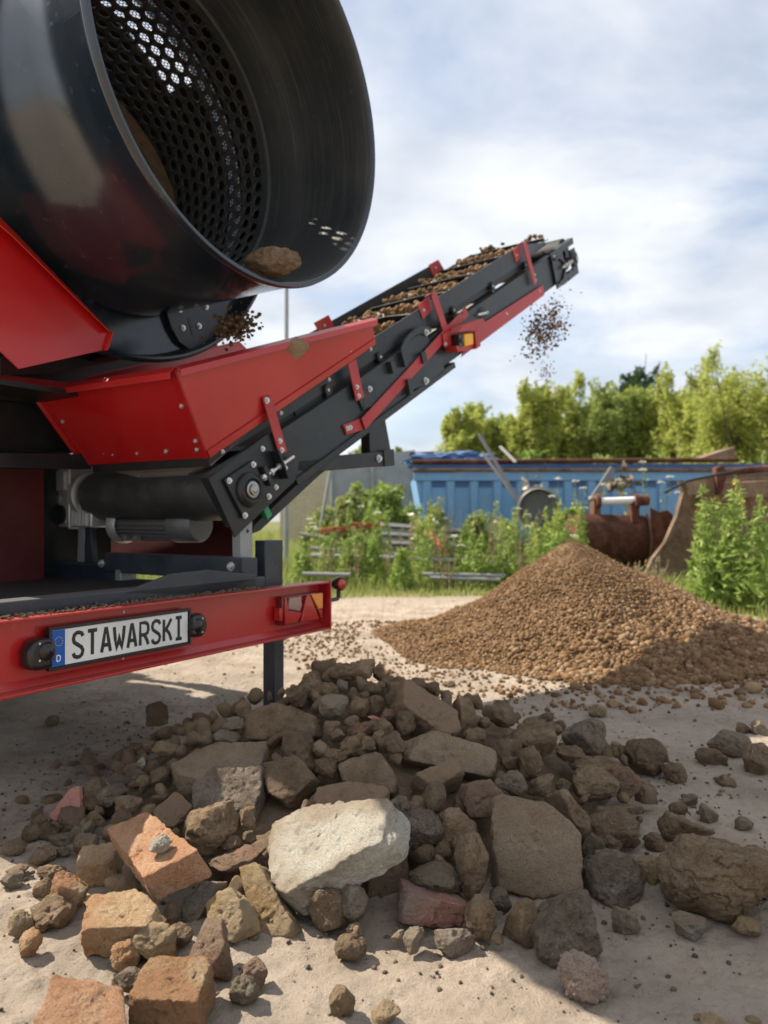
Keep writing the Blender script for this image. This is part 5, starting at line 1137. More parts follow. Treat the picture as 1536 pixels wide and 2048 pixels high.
     (100, 1668, 42, 28, 'clod', 'clay2', 'stone', 'brown low stone under the red lump at the left', 'stone', {}),
     (124, 1680, 54, 24, 'clod', 'grey_stone', 'stone', 'flat grey stone left of the two little grey stones', 'stone', {}),
     (155, 1664, 22, 28, 'stone', 'grey_stone', 'pebble', 'left one of two little grey stones under the red lump', 'pebble', {}),
     (176, 1658, 26, 34, 'stone', 'grey_stone', 'pebble', 'right one of two little grey stones under the red lump', 'pebble', {}),
     (170, 1692, 50, 42, 'stone', 'clay2', 'stone', 'dull brown stone above the pale sandy brick end', 'stone', {}),
     (128, 1705, 26, 32, 'stone', 'grey_stone', 'pebble', 'pale grey pebble in the shade left of the dull brown stone', 'pebble', {}),
     (86, 1712, 58, 38, 'clod', 'clay2', 'clod', 'round dark clod left of the pale grey pebble', 'clod', {}),
     (28, 1696, 48, 32, 'clod', 'clay2', 'stone', 'dim stone at the left picture edge in the shade', 'stone', {}),
     (36, 1742, 46, 26, 'stone', 'brick_red', 'brick_chip', 'dark red chip at the left picture edge', 'brick chip', {}),
     (26, 1762, 44, 34, 'stone', 'grey_stone', 'stone', 'grey stone in front of the dark red chip', 'stone', {}),
     (104, 1742, 60, 26, 'lump', 'clay2', 'clod', 'flat crumbly clod above the small round sunlit clod', 'clod', {}),
     (225, 1590, 60, 42, 'stone', 'dark_stone', 'stone', 'dark angular stone right of the brown wedge-shaped stone', 'stone', {}),
     (258, 1610, 60, 36, 'clod', 'clay2', 'stone', 'brown smooth stone left of the dark reddish tile piece', 'stone', {}),
     (322, 1555, 46, 44, 'stone', 'clay2', 'stone', 'brown stone at the left corner of the broad flat slab', 'stone', {}),
     (245, 1640, 50, 34, 'stone', 'clay2', 'stone', 'stone in the shade right behind the top corner of the brick with the pebble', 'stone', {}),
    ]
    for (px, py, w_, h_, k, m, nm, lb, ct, ex) in L: rock(px, py, w_, h_, k, M[m], nm, lb, ct, **ex)
    # ---- small clods filling the gaps between them
    var = []
    for i, (k, m) in enumerate([('clod', 'clay'), ('clod', 'clay2'), ('lump', 'clay'), ('stone', 'clay2'), ('clod', 'clay'), ('stone', 'clay')]):
        V, F = rock_shape(k, 500+i, 3); e = (V.max(0)-V.min(0))/2; me = np_mesh('small_clod', (V-(V.max(0)+V.min(0))/2)/e.max(), F.ravel(), np.full(len(F), 3), M[m]); var.append(me)
    rng = np.random.RandomState(12); from mathutils.bvhtree import BVHTree
    slabs = [(o, o.location.copy()) for o in COL.objects if o.type == 'MESH' and o.get('category') in ('brick', 'stone slab', 'stone block', 'tile fragment') or (o.get('category') == 'stone' and max(o.dimensions) > .13)]
    slabs = [q for q in slabs if q[0].type == 'MESH']
    i = 0; tries = 0
    while i < 230 and tries < 6000:
        tries += 1
        while True:
            a, r = rng.uniform(0, 2*math.pi), rng.uniform(0, 1)**.6; x, y = PILE[0]+math.cos(a)*r*1.12, PILE[1]+math.sin(a)*r*(1.05 if math.sin(a) < 0 else .6)
            if math.sin(a) < .35: break
        s = rng.uniform(.018, .042)*(1.05-.3*r)
        c_ = Vector((x, y, float(pile_h(np.array([x]), np.array([y]))[0])+s*.1)); bad = False
        for so, sl in slabs:
            if (sl-c_).length < max(so.dimensions)+.05:
                ok, cp, cn, _ = so.closest_point_on_mesh(c_-sl)
                if ok and ((cp-(c_-sl)).length < s*.75 or (c_-sl-cp).dot(cn) < 0): bad = True; break
        if bad: continue
        i += 1; o = bpy.data.objects.new('small_clod', var[rng.randint(len(var))]); o.location = c_; o.rotation_euler = rng.uniform(0, 6, 3); o.scale = (s, s*rng.uniform(.7, 1), s*rng.uniform(.6, .9)); link(o)
        tag(o, 'small brown clod filling a gap in the rubble pile', 'clod', 'small brown clods in the rubble pile')
    for i in range(45):
        x = rng.uniform(-1.6, 2.4); y = rng.uniform(1.35, 5.0); s = rng.uniform(.006, .016)
        if pile_h(np.array([x]), np.array([y]))[0] > .02 or heap_h(np.array([x]), np.array([y]))[0] > .02: continue
        o = bpy.data.objects.new('pebble', var[rng.randint(len(var))]); o.location = (x, y, gz(x, y)+s*.15); o.rotation_euler = (0, 0, rng.uniform(0, 6)); o.scale = (s, s*.75, s*.5); link(o)
        tag(o, 'small brown pebble lying loose on the bare ground', 'pebble', 'loose pebbles on the bare ground')
    # core of the pile
    xs = np.linspace(-1.5, 1.3, 140); ys = np.linspace(1.6, 3.6, 110); X, Y = np.meshgrid(xs, ys); H = pile_h(X, Y); H = H-.095+.06*np.clip(H/.40, 0, 1)*(H > 0); H = H+.02*fbm(np.stack([X.ravel()*6, Y.ravel()*6, X.ravel()*0], -1), 4, 4).reshape(X.shape)*(H > 0)
    i = np.arange(X.size).reshape(X.shape); q = np.stack([i[:-1, :-1], i[:-1, 1:], i[1:, 1:], i[1:, :-1]], -1).reshape(-1, 4)
    me = np_mesh('soil_core', np.stack([X.ravel(), Y.ravel(), H.ravel()], -1), q.ravel(), np.full(len(q), 4), M['clay2']); o = bpy.data.objects.new('rubble_fines', me); link(o); tag(o, 'brown soil and fines between the stones of the rubble pile', 'soil', kind='stuff')
rubble()

# ---- clods merged in one mesh: gravel heap, soil on belt, falling soil
def scatter_mesh(name, P_, S_, mat, seed=1, sub=1, label='', cat='', nvar=14, flat=.92):
    rng = np.random.RandomState(seed); D, F = ico(sub); n = len(P_); vars_ = []
    for k in range(nvar):
        V = D*(1+.45*fbm(D*1.5, seed*31+k, 2)+.0)[:, None]*[1, rng.uniform(.78, 1), rng.uniform(.68, .95)]; vars_.append(V)
    vs = np.stack(vars_)[rng.randint(nvar, size=n)]
    q = rng.normal(size=(n, 4)); q /= np.linalg.norm(q, axis=1)[:, None]; a, b, c, d = q.T
    R = np.stack([np.stack([a*a+b*b-c*c-d*d, 2*(b*c-a*d), 2*(b*d+a*c)], -1), np.stack([2*(b*c+a*d), a*a-b*b+c*c-d*d, 2*(c*d-a*b)], -1), np.stack([2*(b*d-a*c), 2*(c*d+a*b), a*a-b*b-c*c+d*d], -1)], 1)
    V = np.einsum('nij,nvj->nvi', R, vs)*np.asarray(S_)[:, None, None]*[1, 1, flat]+np.asarray(P_)[:, None, :]
    Fa = (F[None]+(np.arange(n)*len(D))[:, None, None]).reshape(-1, 3)
    me = np_mesh(name, V.reshape(-1, 3), Fa.ravel(), np.full(len(Fa), 3), mat); o = bpy.data.objects.new(name, me); link(o); tag(o, label, cat, kind='stuff'); return o
def gravelmat():
    m, nt, b = mat_nodes('gravel_heap_clods'); g = nt.nodes.new('ShaderNodeNewGeometry'); n = noise_node(nt, 120, 5, .7)
    c = ramp(nt, g.outputs['Random Per Island'], [(0, (.13, .074, .037)), (.5, (.205, .122, .064)), (.85, (.265, .168, .093)), (1, (.34, .24, .15))])
    c = mixc(nt, ramp(nt, n.outputs['Fac'], [(.35, .4), (.55, 0)]), c, (.13, .085, .05)); nt.links.new(c, b.inputs['Base Color']); b.inputs['Roughness'].default_value = .97; b.inputs['Specular IOR Level'].default_value = .12
    bump(nt, b, n.outputs['Fac'], .5, .003); return m
M['gravel_clods'] = gravelmat(); M['crumb'] = earth('sandy_crumbs', ((.14, .105, .075), (.24, .185, .135), (.36, .29, .215)), 30, .5)
def heap():
    xs = np.linspace(-.6, 4.2, 260); ys = np.linspace(3.9, 8.2, 220); X, Y = np.meshgrid(xs, ys); H = heap_h(X, Y)+.012*fbm(np.stack([X.ravel()*14, Y.ravel()*14, X.ravel()*0], -1), 6, 4).reshape(X.shape)*(heap_h(X, Y) > .01)-.006
    H = np.where(heap_h(X, Y) <= 0, -.05, H)
    i = np.arange(X.size).reshape(X.shape); q = np.stack([i[:-1, :-1], i[:-1, 1:], i[1:, 1:], i[1:, :-1]], -1).reshape(-1, 4)
    me = np_mesh('gravel_heap', np.stack([X.ravel(), Y.ravel(), H.ravel()], -1), q.ravel(), np.full(len(q), 4), M['gravel']); o = bpy.data.objects.new('gravel_heap', me); link(o); tag(o, 'brown heap of screened soil under the conveyor head', 'soil heap', kind='stuff')
    rng = np.random.RandomState(3); n = 80000; ang = rng.uniform(0, 2*np.pi, n); r = rng.uniform(0, 1, n)**.55*2.3
    x = HEAP[0]+np.cos(ang)*r; y = HEAP[1]+np.sin(ang)*r; h = heap_h(x, y)
    t = 1-np.clip(h/HEAP_H, 0, 1); keep = ((h > .004) | (rng.uniform(size=n) < .05)) & (y < HEAP[1]+1.0); 
    x, y, h, t = x[keep], y[keep], h[keep], t[keep]; n = len(x)
    side = np.clip((x-(HEAP[0]-.9)+(y-HEAP[1])*-.2)/1.6, 0, 1)
    s = (.0038+.0120*t**1.2)*np.exp(rng.normal(-.08, .38, n)).clip(.35, 1.75)*(.62+.65*side); s *= np.where(rng.uniform(size=n) < .06, 1.5, 1)
    top = (t < .25) & (rng.uniform(size=n) < .4); s[top] *= .6
    z = h+s*.25; gzv = ground_z(x, y); z = np.where(h <= .004, gzv+s*.3, z)
    scatter_mesh('heap_clods', np.stack([x, y, z], -1), s, M['gravel_clods'], 5, 1, 'small brown clods covering the soil heap', 'soil')
    # crumbs strewn over the yard
    n = 9000; x = rng.uniform(-2.6, 3.6, n); y = 1.3+rng.uniform(0, 1, n)**1.3*7.5; s = rng.uniform(.0012, .0045, n)*(1+y*.12)
    k = (pile_h(x, y) < .01); x, y, s = x[k], y[k], s[k]*.8
    scatter_mesh('yard_crumbs', np.stack([x, y, ground_z(x, y)+s*.1], -1), s, M['crumb'], 9, 1, 'tiny earth crumbs scattered over the sandy yard', 'crumbs')
    # fringe of clods around heap and pile
    n = 1500; a = rng.uniform(0, 2*np.pi, n); rr = 1.45+np.abs(rng.normal(0, .35, n)); x = HEAP[0]+np.cos(a)*rr*1.12-.1; y = HEAP[1]+np.sin(a)*rr; s = rng.uniform(.005, .017, n)
    k = (heap_h(x, y) < .02) & (y < 7); scatter_mesh('fringe_clods', np.stack([x, y, ground_z(x, y)+s*.4], -1)[k], s[k], M['gravel_clods'], 10, 1, 'loose clods rolled out around the foot of the soil heap', 'soil')
    n = 900; a = rng.uniform(0, 2*np.pi, n); rr = np.abs(rng.normal(1.05, .25, n)); x = PILE[0]+np.cos(a)*rr*1.1+.05; y = PILE[1]-.15+np.sin(a)*rr; s = rng.uniform(.003, .011, n)
    scatter_mesh('rubble_crumbs', np.stack([x, y, np.maximum(ground_z(x, y), pile_h(x, y)-.09)+s*.15], -1), s*.8, M['crumb'], 12, 1, 'crumbs and grit around the foot of the rubble pile', 'crumbs')
    # soil on the belt
    pts = []; ss = []
    for s0 in (.95, 1.40, 1.85, 2.37, 2.89, 3.45, 3.97):
        for i in range(130):
            q = abs(rng.normal(0, .17)); v = rng.uniform(-.72, -.13); ax = s0-.0+.20*(1-abs(v+.42)/.34)+q+.02; hh = max(0, .055*(1-q/.40)); s_ = rng.uniform(.007, .026)
            if ax > s0+.50 or ax > 4.15: continue
            pts.append(K(ax, v, .208+rng.uniform(0, hh)+s_*.4+.03*abs((v+.42)/.34)**3)); ss.append(s_)
    scatter_mesh('soil_on_belt', np.array(pts), np.array(ss), M['gravel_clods'], 21, 2, 'brown soil clods riding up on the conveyor belt', 'soil')
    # soil falling from the conveyor head
    c0 = P(1090, 655, 6.12); pts = []; ss = []
    for i in range(900):
        u_ = rng.normal(0, 1, 3); k_ = np.array([.085*u_[0], .09*u_[1], .115*u_[2]]); k_[0] += .35*k_[2]; k_ = k_*.92
        if fbm(np.array([k_*11]), 3, 2)[0] < -.18 and i % 3: continue
        pts.append(c0+k_); ss.append(rng.uniform(.0045, .014))
    for i in range(90): pts.append(P(1092+rng.normal(0, 9), 745+rng.normal(0, 14), 6.12+rng.normal(0, .08))); ss.append(rng.uniform(.003, .008))
    scatter_mesh('falling_soil', np.array(pts), np.array(ss), M['gravel_clods'], 22, 1, 'loose soil crumbs falling from the conveyor head', 'soil', flat=.9)
    # soil trickling out of the housing
    pts = []; ss = []
    for i in range(420):
        px = 470+rng.normal(0, 20); py = 655+rng.normal(0, 14)-(px-470)*.15; pts.append(P(px, py, 3.10+rng.normal(0, .05))); ss.append(rng.uniform(.003, .012))
    scatter_mesh('trickling_soil', np.array(pts), np.array(ss), M['clay2'], 23, 1, 'dark soil crumbs trickling out below the drum into the red hopper', 'soil', flat=.9)
    # crumbs on the bumper
    pts = []; ss = []
    for i in range(520):
        t_ = rng.uniform(-.2, 1.0); s_ = rng.uniform(.0018, .006); pts.append(B(t_, rng.uniform(.0, .075)*1.0+.005, .668+s_*.5+abs(rng.normal(0, .002)))); ss.append(s_)
    scatter_mesh('bumper_crumbs', np.array(pts), np.array(ss), M['clay2'], 24, 1, 'row of earth crumbs lying on top of the red bumper', 'crumbs')
heap()

# ================================================================== BACKGROUND
def leaf_mesh(name, C_, S_, mat, seed, elong=1.6, up=0.0, parent=None):
    """many small leaf quads (two triangles bent along the midrib) at centres C_"""
    rng = np.random.RandomState(seed); n = len(C_); a = rng.normal(size=(n, 3)); a[:, 2] = a[:, 2]*(1-up)+up*1.4; a /= np.linalg.norm(a, axis=1)[:, None]
    b = rng.normal(size=(n, 3)); b -= a*np.sum(a*b, 1)[:, None]; b /= np.linalg.norm(b, axis=1)[:, None]
    S_ = np.asarray(S_)[:, None]; C_ = np.asarray(C_)
    V = np.stack([C_-a*S_*elong, C_+b*S_*.5, C_+a*S_*elong, C_-b*S_*.5], 1).reshape(-1, 3)
    F = np.arange(4*n).reshape(-1, 4); ctr = V.mean(0); me = np_mesh(name, V-ctr, F.ravel(), np.full(n, 4), mat, smooth=False); o = bpy.data.objects.new(name, me); o.location = ctr; return link(o, parent)
GREENS = {
 'willow': leafmat('yellow_green_leaves', [(.33, .38, .08), (.43, .48, .11), (.55, .57, .17), (.37, .43, .09)], .5),
 'dark': leafmat('dark_green_leaves', [(.035, .075, .02), (.05, .10, .03), (.07, .125, .04)], .25),
 'mid': leafmat('mid_green_leaves', [(.23, .30, .075), (.31, .38, .10), (.41, .46, .14)], .35),
 'olive': leafmat('olive_leaves', [(.24, .28, .08), (.33, .36, .12), (.42, .43, .18)], .35),
 'fresh': leafmat('fresh_green_leaves', [(.20, .30, .065), (.28, .39, .09), (.38, .47, .13)], .4),
 'dry': leafmat('dry_straw_leaves', [(.36, .30, .17), (.45, .37, .22), (.30, .27, .13)], .3),
 'grass': leafmat('grass_blades', [(.20, .26, .06), (.30, .36, .09), (.44, .43, .17), (.26, .33, .08)], .35),
 'yellow': plain('yellow_blossom', (.70, .60, .06), .7), 'white': plain('cream_blossom', (.72, .72, .58), .8)}
M['plaster'] = earth('beige_plaster', ((.50, .42, .29), (.58, .50, .36), (.64, .56, .43)), 1.5, .3, fine=20)
M['bark'] = earth('grey_brown_bark', ((.08, .06, .045), (.14, .11, .085), (.22, .18, .14)), 5, .5, fine=40)
def tree(name, px, ytop, wpx, d, mat, label, seed, n=9000, leaf=.10, group=None, feather=.5, basey=None):
    rng = np.random.RandomState(seed); base = P(px, 1040, d); base[2] = 0; H = .95+(1040-ytop)*d/1500; W_ = wpx*(1.2 if d < 50 and d > 25 else 1)*d/1500/2
    root = thing(name, label, 'tree' if H > 3 else 'bush', tuple(base), group)
    tr = MB(); tips = []
    nl = 9 if H > 3 else 6
    for k in range(nl):
        a = rng.uniform(0, 2*math.pi); b0 = base+[rng.normal(0, .12*W_), rng.normal(0, .1*W_), 0]; r_ = rng.uniform(.15, .85)*W_
        top = base+np.array([math.cos(a)*r_, math.sin(a)*r_*.8, H*rng.uniform(.55, .97)*(1-.34*(r_/W_)**2)])
        mid = (b0*.45+top*.55)+[math.cos(a)*-.1*W_, 0, H*-.03]; rr = .008*H
        tr.tube([b0, mid, top], [rr, rr*.55, rr*.15], 7)
        for j in range(11):
            f = rng.uniform(.12, 1.0); p = b0+(top-b0)*f+rng.normal(0, .16*W_, 3)*[1, 1, .5]; tips.append((p, f)); 
            if j < 3: tr.tube([b0+(top-b0)*f*.8, p], [rr*.35, rr*.1], 5)
    tr.build('trunk', M['bark'], root)
    pts = []; per = n//len(tips)
    for p, f in tips:
        q = rng.normal(size=(per, 3)); q /= np.linalg.norm(q, axis=1)[:, None]; q *= rng.uniform(.2, 1, per)[:, None]**.5
        sz = W_*rng.uniform(.18, .34); sz = sz*(1 if feather < .5 else .8-.35*max(0, f-.6)); sh = np.array([sz, sz, sz*(1+feather*3.0*rng.uniform(.3, 1))]); c = p+q*sh
        # leave gaps inside the clump
        keep = fbm(c*(1.8/max(sz, .3)), seed, 2) > -.18; pts.append(c[keep])
    for p, f in tips:
        if f < .6: continue
        for q in range(3):
            m_ = 46 if d > 25 else 16; t_ = rng.uniform(0, 1, m_)[:, None]; e = p+np.array([rng.normal(0, .16)*W_, rng.normal(0, .12)*W_, (.05+.06*rng.uniform())*H])
            pts.append(p*(1-t_)+e*t_+rng.normal(0, 1, (m_, 3))*(.012*H*(1.25-t_)))
    C_ = np.concatenate(pts); C_[:, 2] = np.abs(C_[:, 2])+.02
    leaf_mesh('crown', C_, leaf*rng.uniform(.6, 1.3, len(C_)), GREENS[mat], seed, 1.5, .25, root); return root
def trees():
    T_ = [('willow', 925, 768, 130, 36, 'willow', 'pale green bushy willow left of the other willows, above the blue container'),
          ('willow', 1000, 770, 130, 38, 'mid', 'low olive green willow second from the left'),
          ('willow', 1075, 735, 150, 35, 'willow', 'willow behind the falling soil'),
          ('willow', 1160, 722, 160, 36, 'willow', 'broad willow right of the falling soil'),
          ('willow', 1240, 740, 150, 35, 'mid', 'willow directly below the dark tree'),
          ('willow', 1325, 735, 160, 34, 'willow', 'willow right of the dark tree'),
          ('willow', 1410, 700, 160, 31, 'olive', 'olive toned willow left of the tallest willow'),
          ('willow', 1500, 622, 230, 28, 'willow', 'tallest feathery willow at the right picture edge'),
          ('willow', 1640, 640, 220, 29, 'mid', 'willow beyond the right picture edge'),
          ('willow', 962, 752, 120, 37, 'willow', 'willow between the low left willow and the olive green one'), ('willow', 1118, 728, 130, 37, 'mid', 'slim willow right behind the stream of falling soil'), ('willow', 1202, 716, 130, 37, 'willow', 'pale willow just left of the dark tree'),
          ('willow', 1290, 728, 130, 36, 'willow', 'pale willow in front of the dark tree'), ('willow', 1370, 712, 130, 33, 'willow', 'pale willow between the dark trees and the olive one'), ('willow', 1456, 668, 140, 30, 'willow', 'willow touching the tallest willow on its left side'),
          ('dark_tree', 1262, 655, 150, 62, 'dark', 'dark green round tree rising behind the willows'),
          ('dark_tree', 1340, 730, 90, 62, 'dark', 'smaller dark tree right of the taller dark round one'),
          ('willow', 868, 838, 90, 40, 'mid', 'lowest willow at the left end of the tree row'),
          ('far_tree', 800, 878, 90, 90, 'mid', 'far low tree just right of the conveyor support'),
          ('far_tree', 720, 886, 110, 95, 'olive', 'far low tree behind the conveyor support')]
    for i, (nm, px, yt, w_, d, m, lb) in enumerate(T_): tree(nm, px, yt+(14 if px < 1150 and d < 50 else 4)+14*math.sin(i*2.3), w_, d, m, lb, 100+i, 34000 if d < 50 else 8000, .072*d/33, 'trees behind the scrap yard', .6)
    Bs = [(730, 945, 120, 15, 'mid', 'grey-green bush left of the blue container'), (690, 975, 90, 14, 'olive', 'greyish bush beside the grey fence panel'), (790, 955, 120, 13.2, 'fresh', 'bush covering the left end of the blue container'),
          (860, 985, 100, 12.6, 'olive', 'low bush in front of the left part of the blue container'), (1130, 1010, 90, 11.5, 'fresh', 'leafy bush in front of the middle of the blue container'),
          (1080, 905, 150, 20, 'fresh', 'elder bush with pale blossom behind the container, left'), (1210, 900, 160, 20, 'mid', 'elder bush with pale blossom behind the container, centre'), (1330, 895, 150, 21, 'fresh', 'elder bush with pale blossom behind the container, right'),
          (1470, 890, 140, 20, 'mid', 'grey-green shrub behind the dark wedge on the container'), (1560, 860, 150, 21, 'olive', 'shrub at the right edge behind the large bucket'), (1500, 1010, 120, 10.6, 'fresh', 'leafy bush behind the large rusty bucket'), (960, 1000, 90, 12, 'mid', 'sparse bush in front of the container by the leaning bars'),
          (630, 1010, 90, 16, 'olive', 'pale bush in front of the beige wall')]
    for i, (px, yt, w_, d, m, lb) in enumerate(Bs): tree('bush', px, yt, w_, d, m, lb, 300+i, 5200, .042*d/12, 'bushes around the scrap', .3)
trees()

def scrap():
    # ---- blue roll-off container
    D = 14.0; x0 = P(830, 1000, D)[0]; x1 = P(1572, 1000, D)[0]; zt = 1.98
    root = thing('blue_container', 'long faded blue steel container with rusty double rim standing in the weeds', 'container', ((x0+x1)/2, D+1.1, 0))
    m = MB()
    m.prism([(x0, D, zt-.22), (x1, D, zt-.22), (x1, D, .35), (x0+.25, D, .35)], (0, .05, 0)); m.prism([(x0, D+2.3, zt-.22), (x1, D+2.3, zt-.22), (x1, D+2.3, .35), (x0+.25, D+2.3, .35)], (0, .05, 0))
    m.prism([(x0, D+.05, zt-.22), (x0+.25, D+.05, .35), (x0+.25, D+2.3, .35), (x0, D+2.3, zt-.22)], (.05, 0, 0)); m.prism([(x1, D+.05, zt-.22), (x1, D+.05, .35), (x1, D+2.3, .35), (x1, D+2.3, zt-.22)], (-.05, 0, 0))
    m.prism([(x0+.25, D+.05, .35), (x1, D+.05, .35), (x1, D+2.3, .35), (x0+.25, D+2.3, .35)], (0, 0, .05))
    m.build('container_body', M['blue'], root)
    MB().prism([(x0-.03, D-.05, zt-.30), (x1, D-.05, zt-.30), (x1, D-.05, zt-.14), (x0-.03, D-.05, zt-.14)], (0, .05, 0)).build('upper_band', M['blue'], root, .01)
    MB().prism([(x0-.05, D-.09, zt-.14), (x1, D-.09, zt-.14), (x1, D-.09, zt-.07), (x0-.05, D-.09, zt-.07)], (0, .10, 0)).build('lower_rim', M['rust_light'], root, .02)
    MB().prism([(x0-.03, D-.02, zt-.07), (x1, D-.02, zt-.07), (x1, D-.02, zt+.02), (x0-.03, D-.02, zt+.02)], (0, .06, 0)).build('rim_web', M['blue_dark'], root)
    MB().cyl((x0-.05, D-.03, zt+.05), (x1-.9, D-.03, zt+.09), .045, 12).build('upper_rim', M['rust'], root)
    n = 16
    for i in range(n):
        xx = x0+.22+(x1-x0-.35)*i/(n-1); MB().prism([(xx-.05, D-.05, .36), (xx+.05, D-.05, .36), (xx+.07, D-.05, zt-.31), (xx-.07, D-.05, zt-.31)], (0, .05, 0)).build('rib', M['blue'], root, .01)
        if i < n-1: xm = xx+(x1-x0-.35)/(n-1)/2; MB().prism([(xm-.12, D-.008, zt-.42), (xm+.12, D-.008, zt-.42), (xm+.12, D-.008, zt-.31), (xm-.12, D-.008, zt-.31)], (0, .008, 0)).build('rib_gusset', M['blue_dark'], root)
    for xx in (x0+1, x1-1): MB().box((xx, D+1.15, .19), (.08, 0, 0), (0, 1.0, 0), (0, 0, .17)).build('skid', M['rust'], root)
    # crumpled blue sheet on the left end
    V, F = ico(5); V = V*(1+.6*fbm(V*3.1, 8, 4, .6)[:, None]); V = V*[.85, .5, .16]; c = P(905, 922, 14.7)
    me = np_mesh('crumpled_sheet', V, F.ravel(), np.full(len(F), 3), M['tarp'], smooth=False); o = bpy.data.objects.new('crumpled_sheet', me); o.location = c; link(o); tag(o, 'crumpled blue sheet lying on the left end of the container', 'sheet')
    o = MB().prism([P(820, 905, 15.2), P(860, 903, 15.2), P(985, 915, 15.2), P(980, 922, 15.2), P(850, 912, 15.2)], (0, .6, -.02)).build('dark_board', M['black'], None); tag(o, 'thin dark board on top of the crumpled blue sheet', 'board')
    o = MB().prism([P(1398, 917, 14.3), P(1470, 893, 14.3), P(1471, 918, 14.3)], (0, .8, 0)).build('wedge_ramp', M['rust_light'], None, .02); tag(o, 'dark wedge-shaped metal piece lying on the right end of the container rim', 'metal wedge')
    for a, b, r_, d, lb in (((958, 868), (1072, 1062), .028, 12.6, 'longest grey steel bar leaning across the left half of the container'), ((965, 905), (1062, 1040), .026, 13.0, 'shorter grey bar leaning parallel to the longest bar'), ((1000, 893), (1032, 925), .03, 14.2, 'short pale bar lying on the container rim right of the leaning bars'), ((1225, 938), (1182, 1005), .055, 12.4, 'thick galvanised beam leaning on the container above the small bucket')):
        p, q = P(*a, d+.3), P(*b, d-.5); ax = nrm(q-p); s1 = nrm(np.cross(ax, [0, 1, 0])); o = MB().box((p+q)/2, (q-p)/2, s1*r_, np.cross(ax, s1)*r_*.5).build('steel_bar', M['alu_dark'], None, .006); tag(o, lb, 'steel bar')
    # half drum and shredded metal
    c = P(1078, 1020, 12.2); root2 = thing('steel_drum_end', 'grey round drum end standing in front of the container', 'drum end', tuple(c))
    MB().lathe(c, nrm([-.3, -1, .25]), nrm([1, -.3, 0]), Z3, [(0, .02), (.01, .30), (.05, .33), (.12, .33), (.14, .30)], 40).build('disc', M['alu_dark'], root2); MB().lathe(c, nrm([-.3, -1, .25]), nrm([1, -.3, 0]), Z3, [(.06, .335), (.06, .36), (.10, .36), (.10, .335)], 40).build('hoop', M['galv'], root2)
    for (px, py, mm, lb, sd_) in ((1242, 968, 'dark_stone', 'tangle of shredded rusty metal right of the leaning beam', 5), (1060, 985, 'white_stone', 'torn pale sheet behind the round drum end', 6)):
        rng = np.random.RandomState(sd_); m = MB(); c = P(px, py, 12.8)
        for i in range(26):
            p = c+rng.normal(0, .10, 3)*[1.2, .5, 1.3]; a = nrm(rng.normal(size=3)); b = nrm(np.cross(a, rng.normal(size=3))); m.prism([p-a*.13, p+b*.05, p+a*.12, p-b*.06], np.cross(a, b)*.006)
        o = m.build('shredded_metal', M[mm], None); tag(o, lb, 'scrap metal')
    # ---- small digging bucket
    d = 10.2; X0, X1 = P(1160, 1060, d)[0], P(1306, 1060, d)[0]
    root3 = thing('excavator_bucket', 'smaller dark rusty digging bucket with a white pin, behind the soil heap', 'excavator bucket', ((X0+X1)/2, d+.3, 0))
    prof = [(d+.02, 1.03), (d-.10, .90), (d-.16, .70), (d-.12, .48), (d+.02, .30), (d+.25, .18), (d+.60, .16)]
    m = MB(); vs = []; tilt = .02
    for (yy, zz) in prof: vs += [(X0, yy+.0, zz), (X1, yy+.25, zz-.02)]
    for (yy, zz) in prof: vs += [(X0, yy+.03, zz+.005), (X1, yy+.28, zz-.015)]
    k = len(prof); fs = [(2*i, 2*i+1, 2*i+3, 2*i+2) for i in range(k-1)]+[(2*k+2*i, 2*k+2*i+2, 2*k+2*i+3, 2*k+2*i+1) for i in range(k-1)]+[(0, 2*k, 2*k+1, 1)]
    m.add(vs, fs).build('shell', M['rust'], root3)
    for xx, dy in ((X0-.02, 0), (X1, .25)): MB().prism([(xx, y_+dy, z_) for y_, z_ in prof]+[(xx, d+.85+dy, .35), (xx, d+.80+dy, .85), (xx, d+.55+dy, 1.02), (xx, d+.25+dy, .96)], (.03, 0, 0)).build('side_plate', M['rust'], root3)
    MB().prism([P(1300, 1015, d+.28), P(1318, 1024, d+.33), P(1335, 1020, d+.38), P(1346, 1030, d+.42), P(1345, 1062, d+.42), P(1330, 1098, d+.38), P(1302, 1128, d+.28)], (.01, .03, 0)).build('wing_plate', M['rust'], root3, .004)
    for xs_, dy_ in ((X0-.03, -.02), (X1+.0, .22)): MB().tube([(xs_, y_+dy_, z_) for y_, z_ in prof[:5]], .016, 8).build('rim_strip', M['rust_light'], root3)
    for px in (1195, 1272): MB().lathe(P(px, 1003, d+.15), (1, 0, 0), (0, 1, 0), (0, 0, 1), [(-.03, .045), (-.03, .105), (.03, .105), (.03, .045)], 28).build('ear', M['rust'], root3); MB().prism([P(px-6, 1003, d+.1), P(px+6, 1003, d+.1), P(px+8, 1045, d+.1), P(px-8, 1045, d+.1)], (0, .2, 0)).build('ear_foot', M['rust'], root3)
    MB().cyl(P(1200, 1003, d+.15), P(1286, 1000, d+.15), .05, 20).build('white_pin', M['white'], root3); MB().cyl(P(1278, 1001, d+.14), P(1296, 1000, d+.14), .075, 20).build('pin_end', M['rust'], root3)
    # ---- large bucket at the right edge
    d = 9.3; sideo = [(1366, 962), (1374, 985), (1362, 1030), (1338, 1085), (1312, 1118), (1300, 1146), (1330, 1152), (1400, 1150), (1480, 1140), (1560, 1100), (1620, 1040), (1650, 985), (1640, 950)]
    root4 = thing('loader_bucket', 'large pale rusty loader bucket at the right edge, half hidden by tall weeds', 'excavator bucket', tuple(P(1480, 1040, d+.5)*[1, 1, 0]))
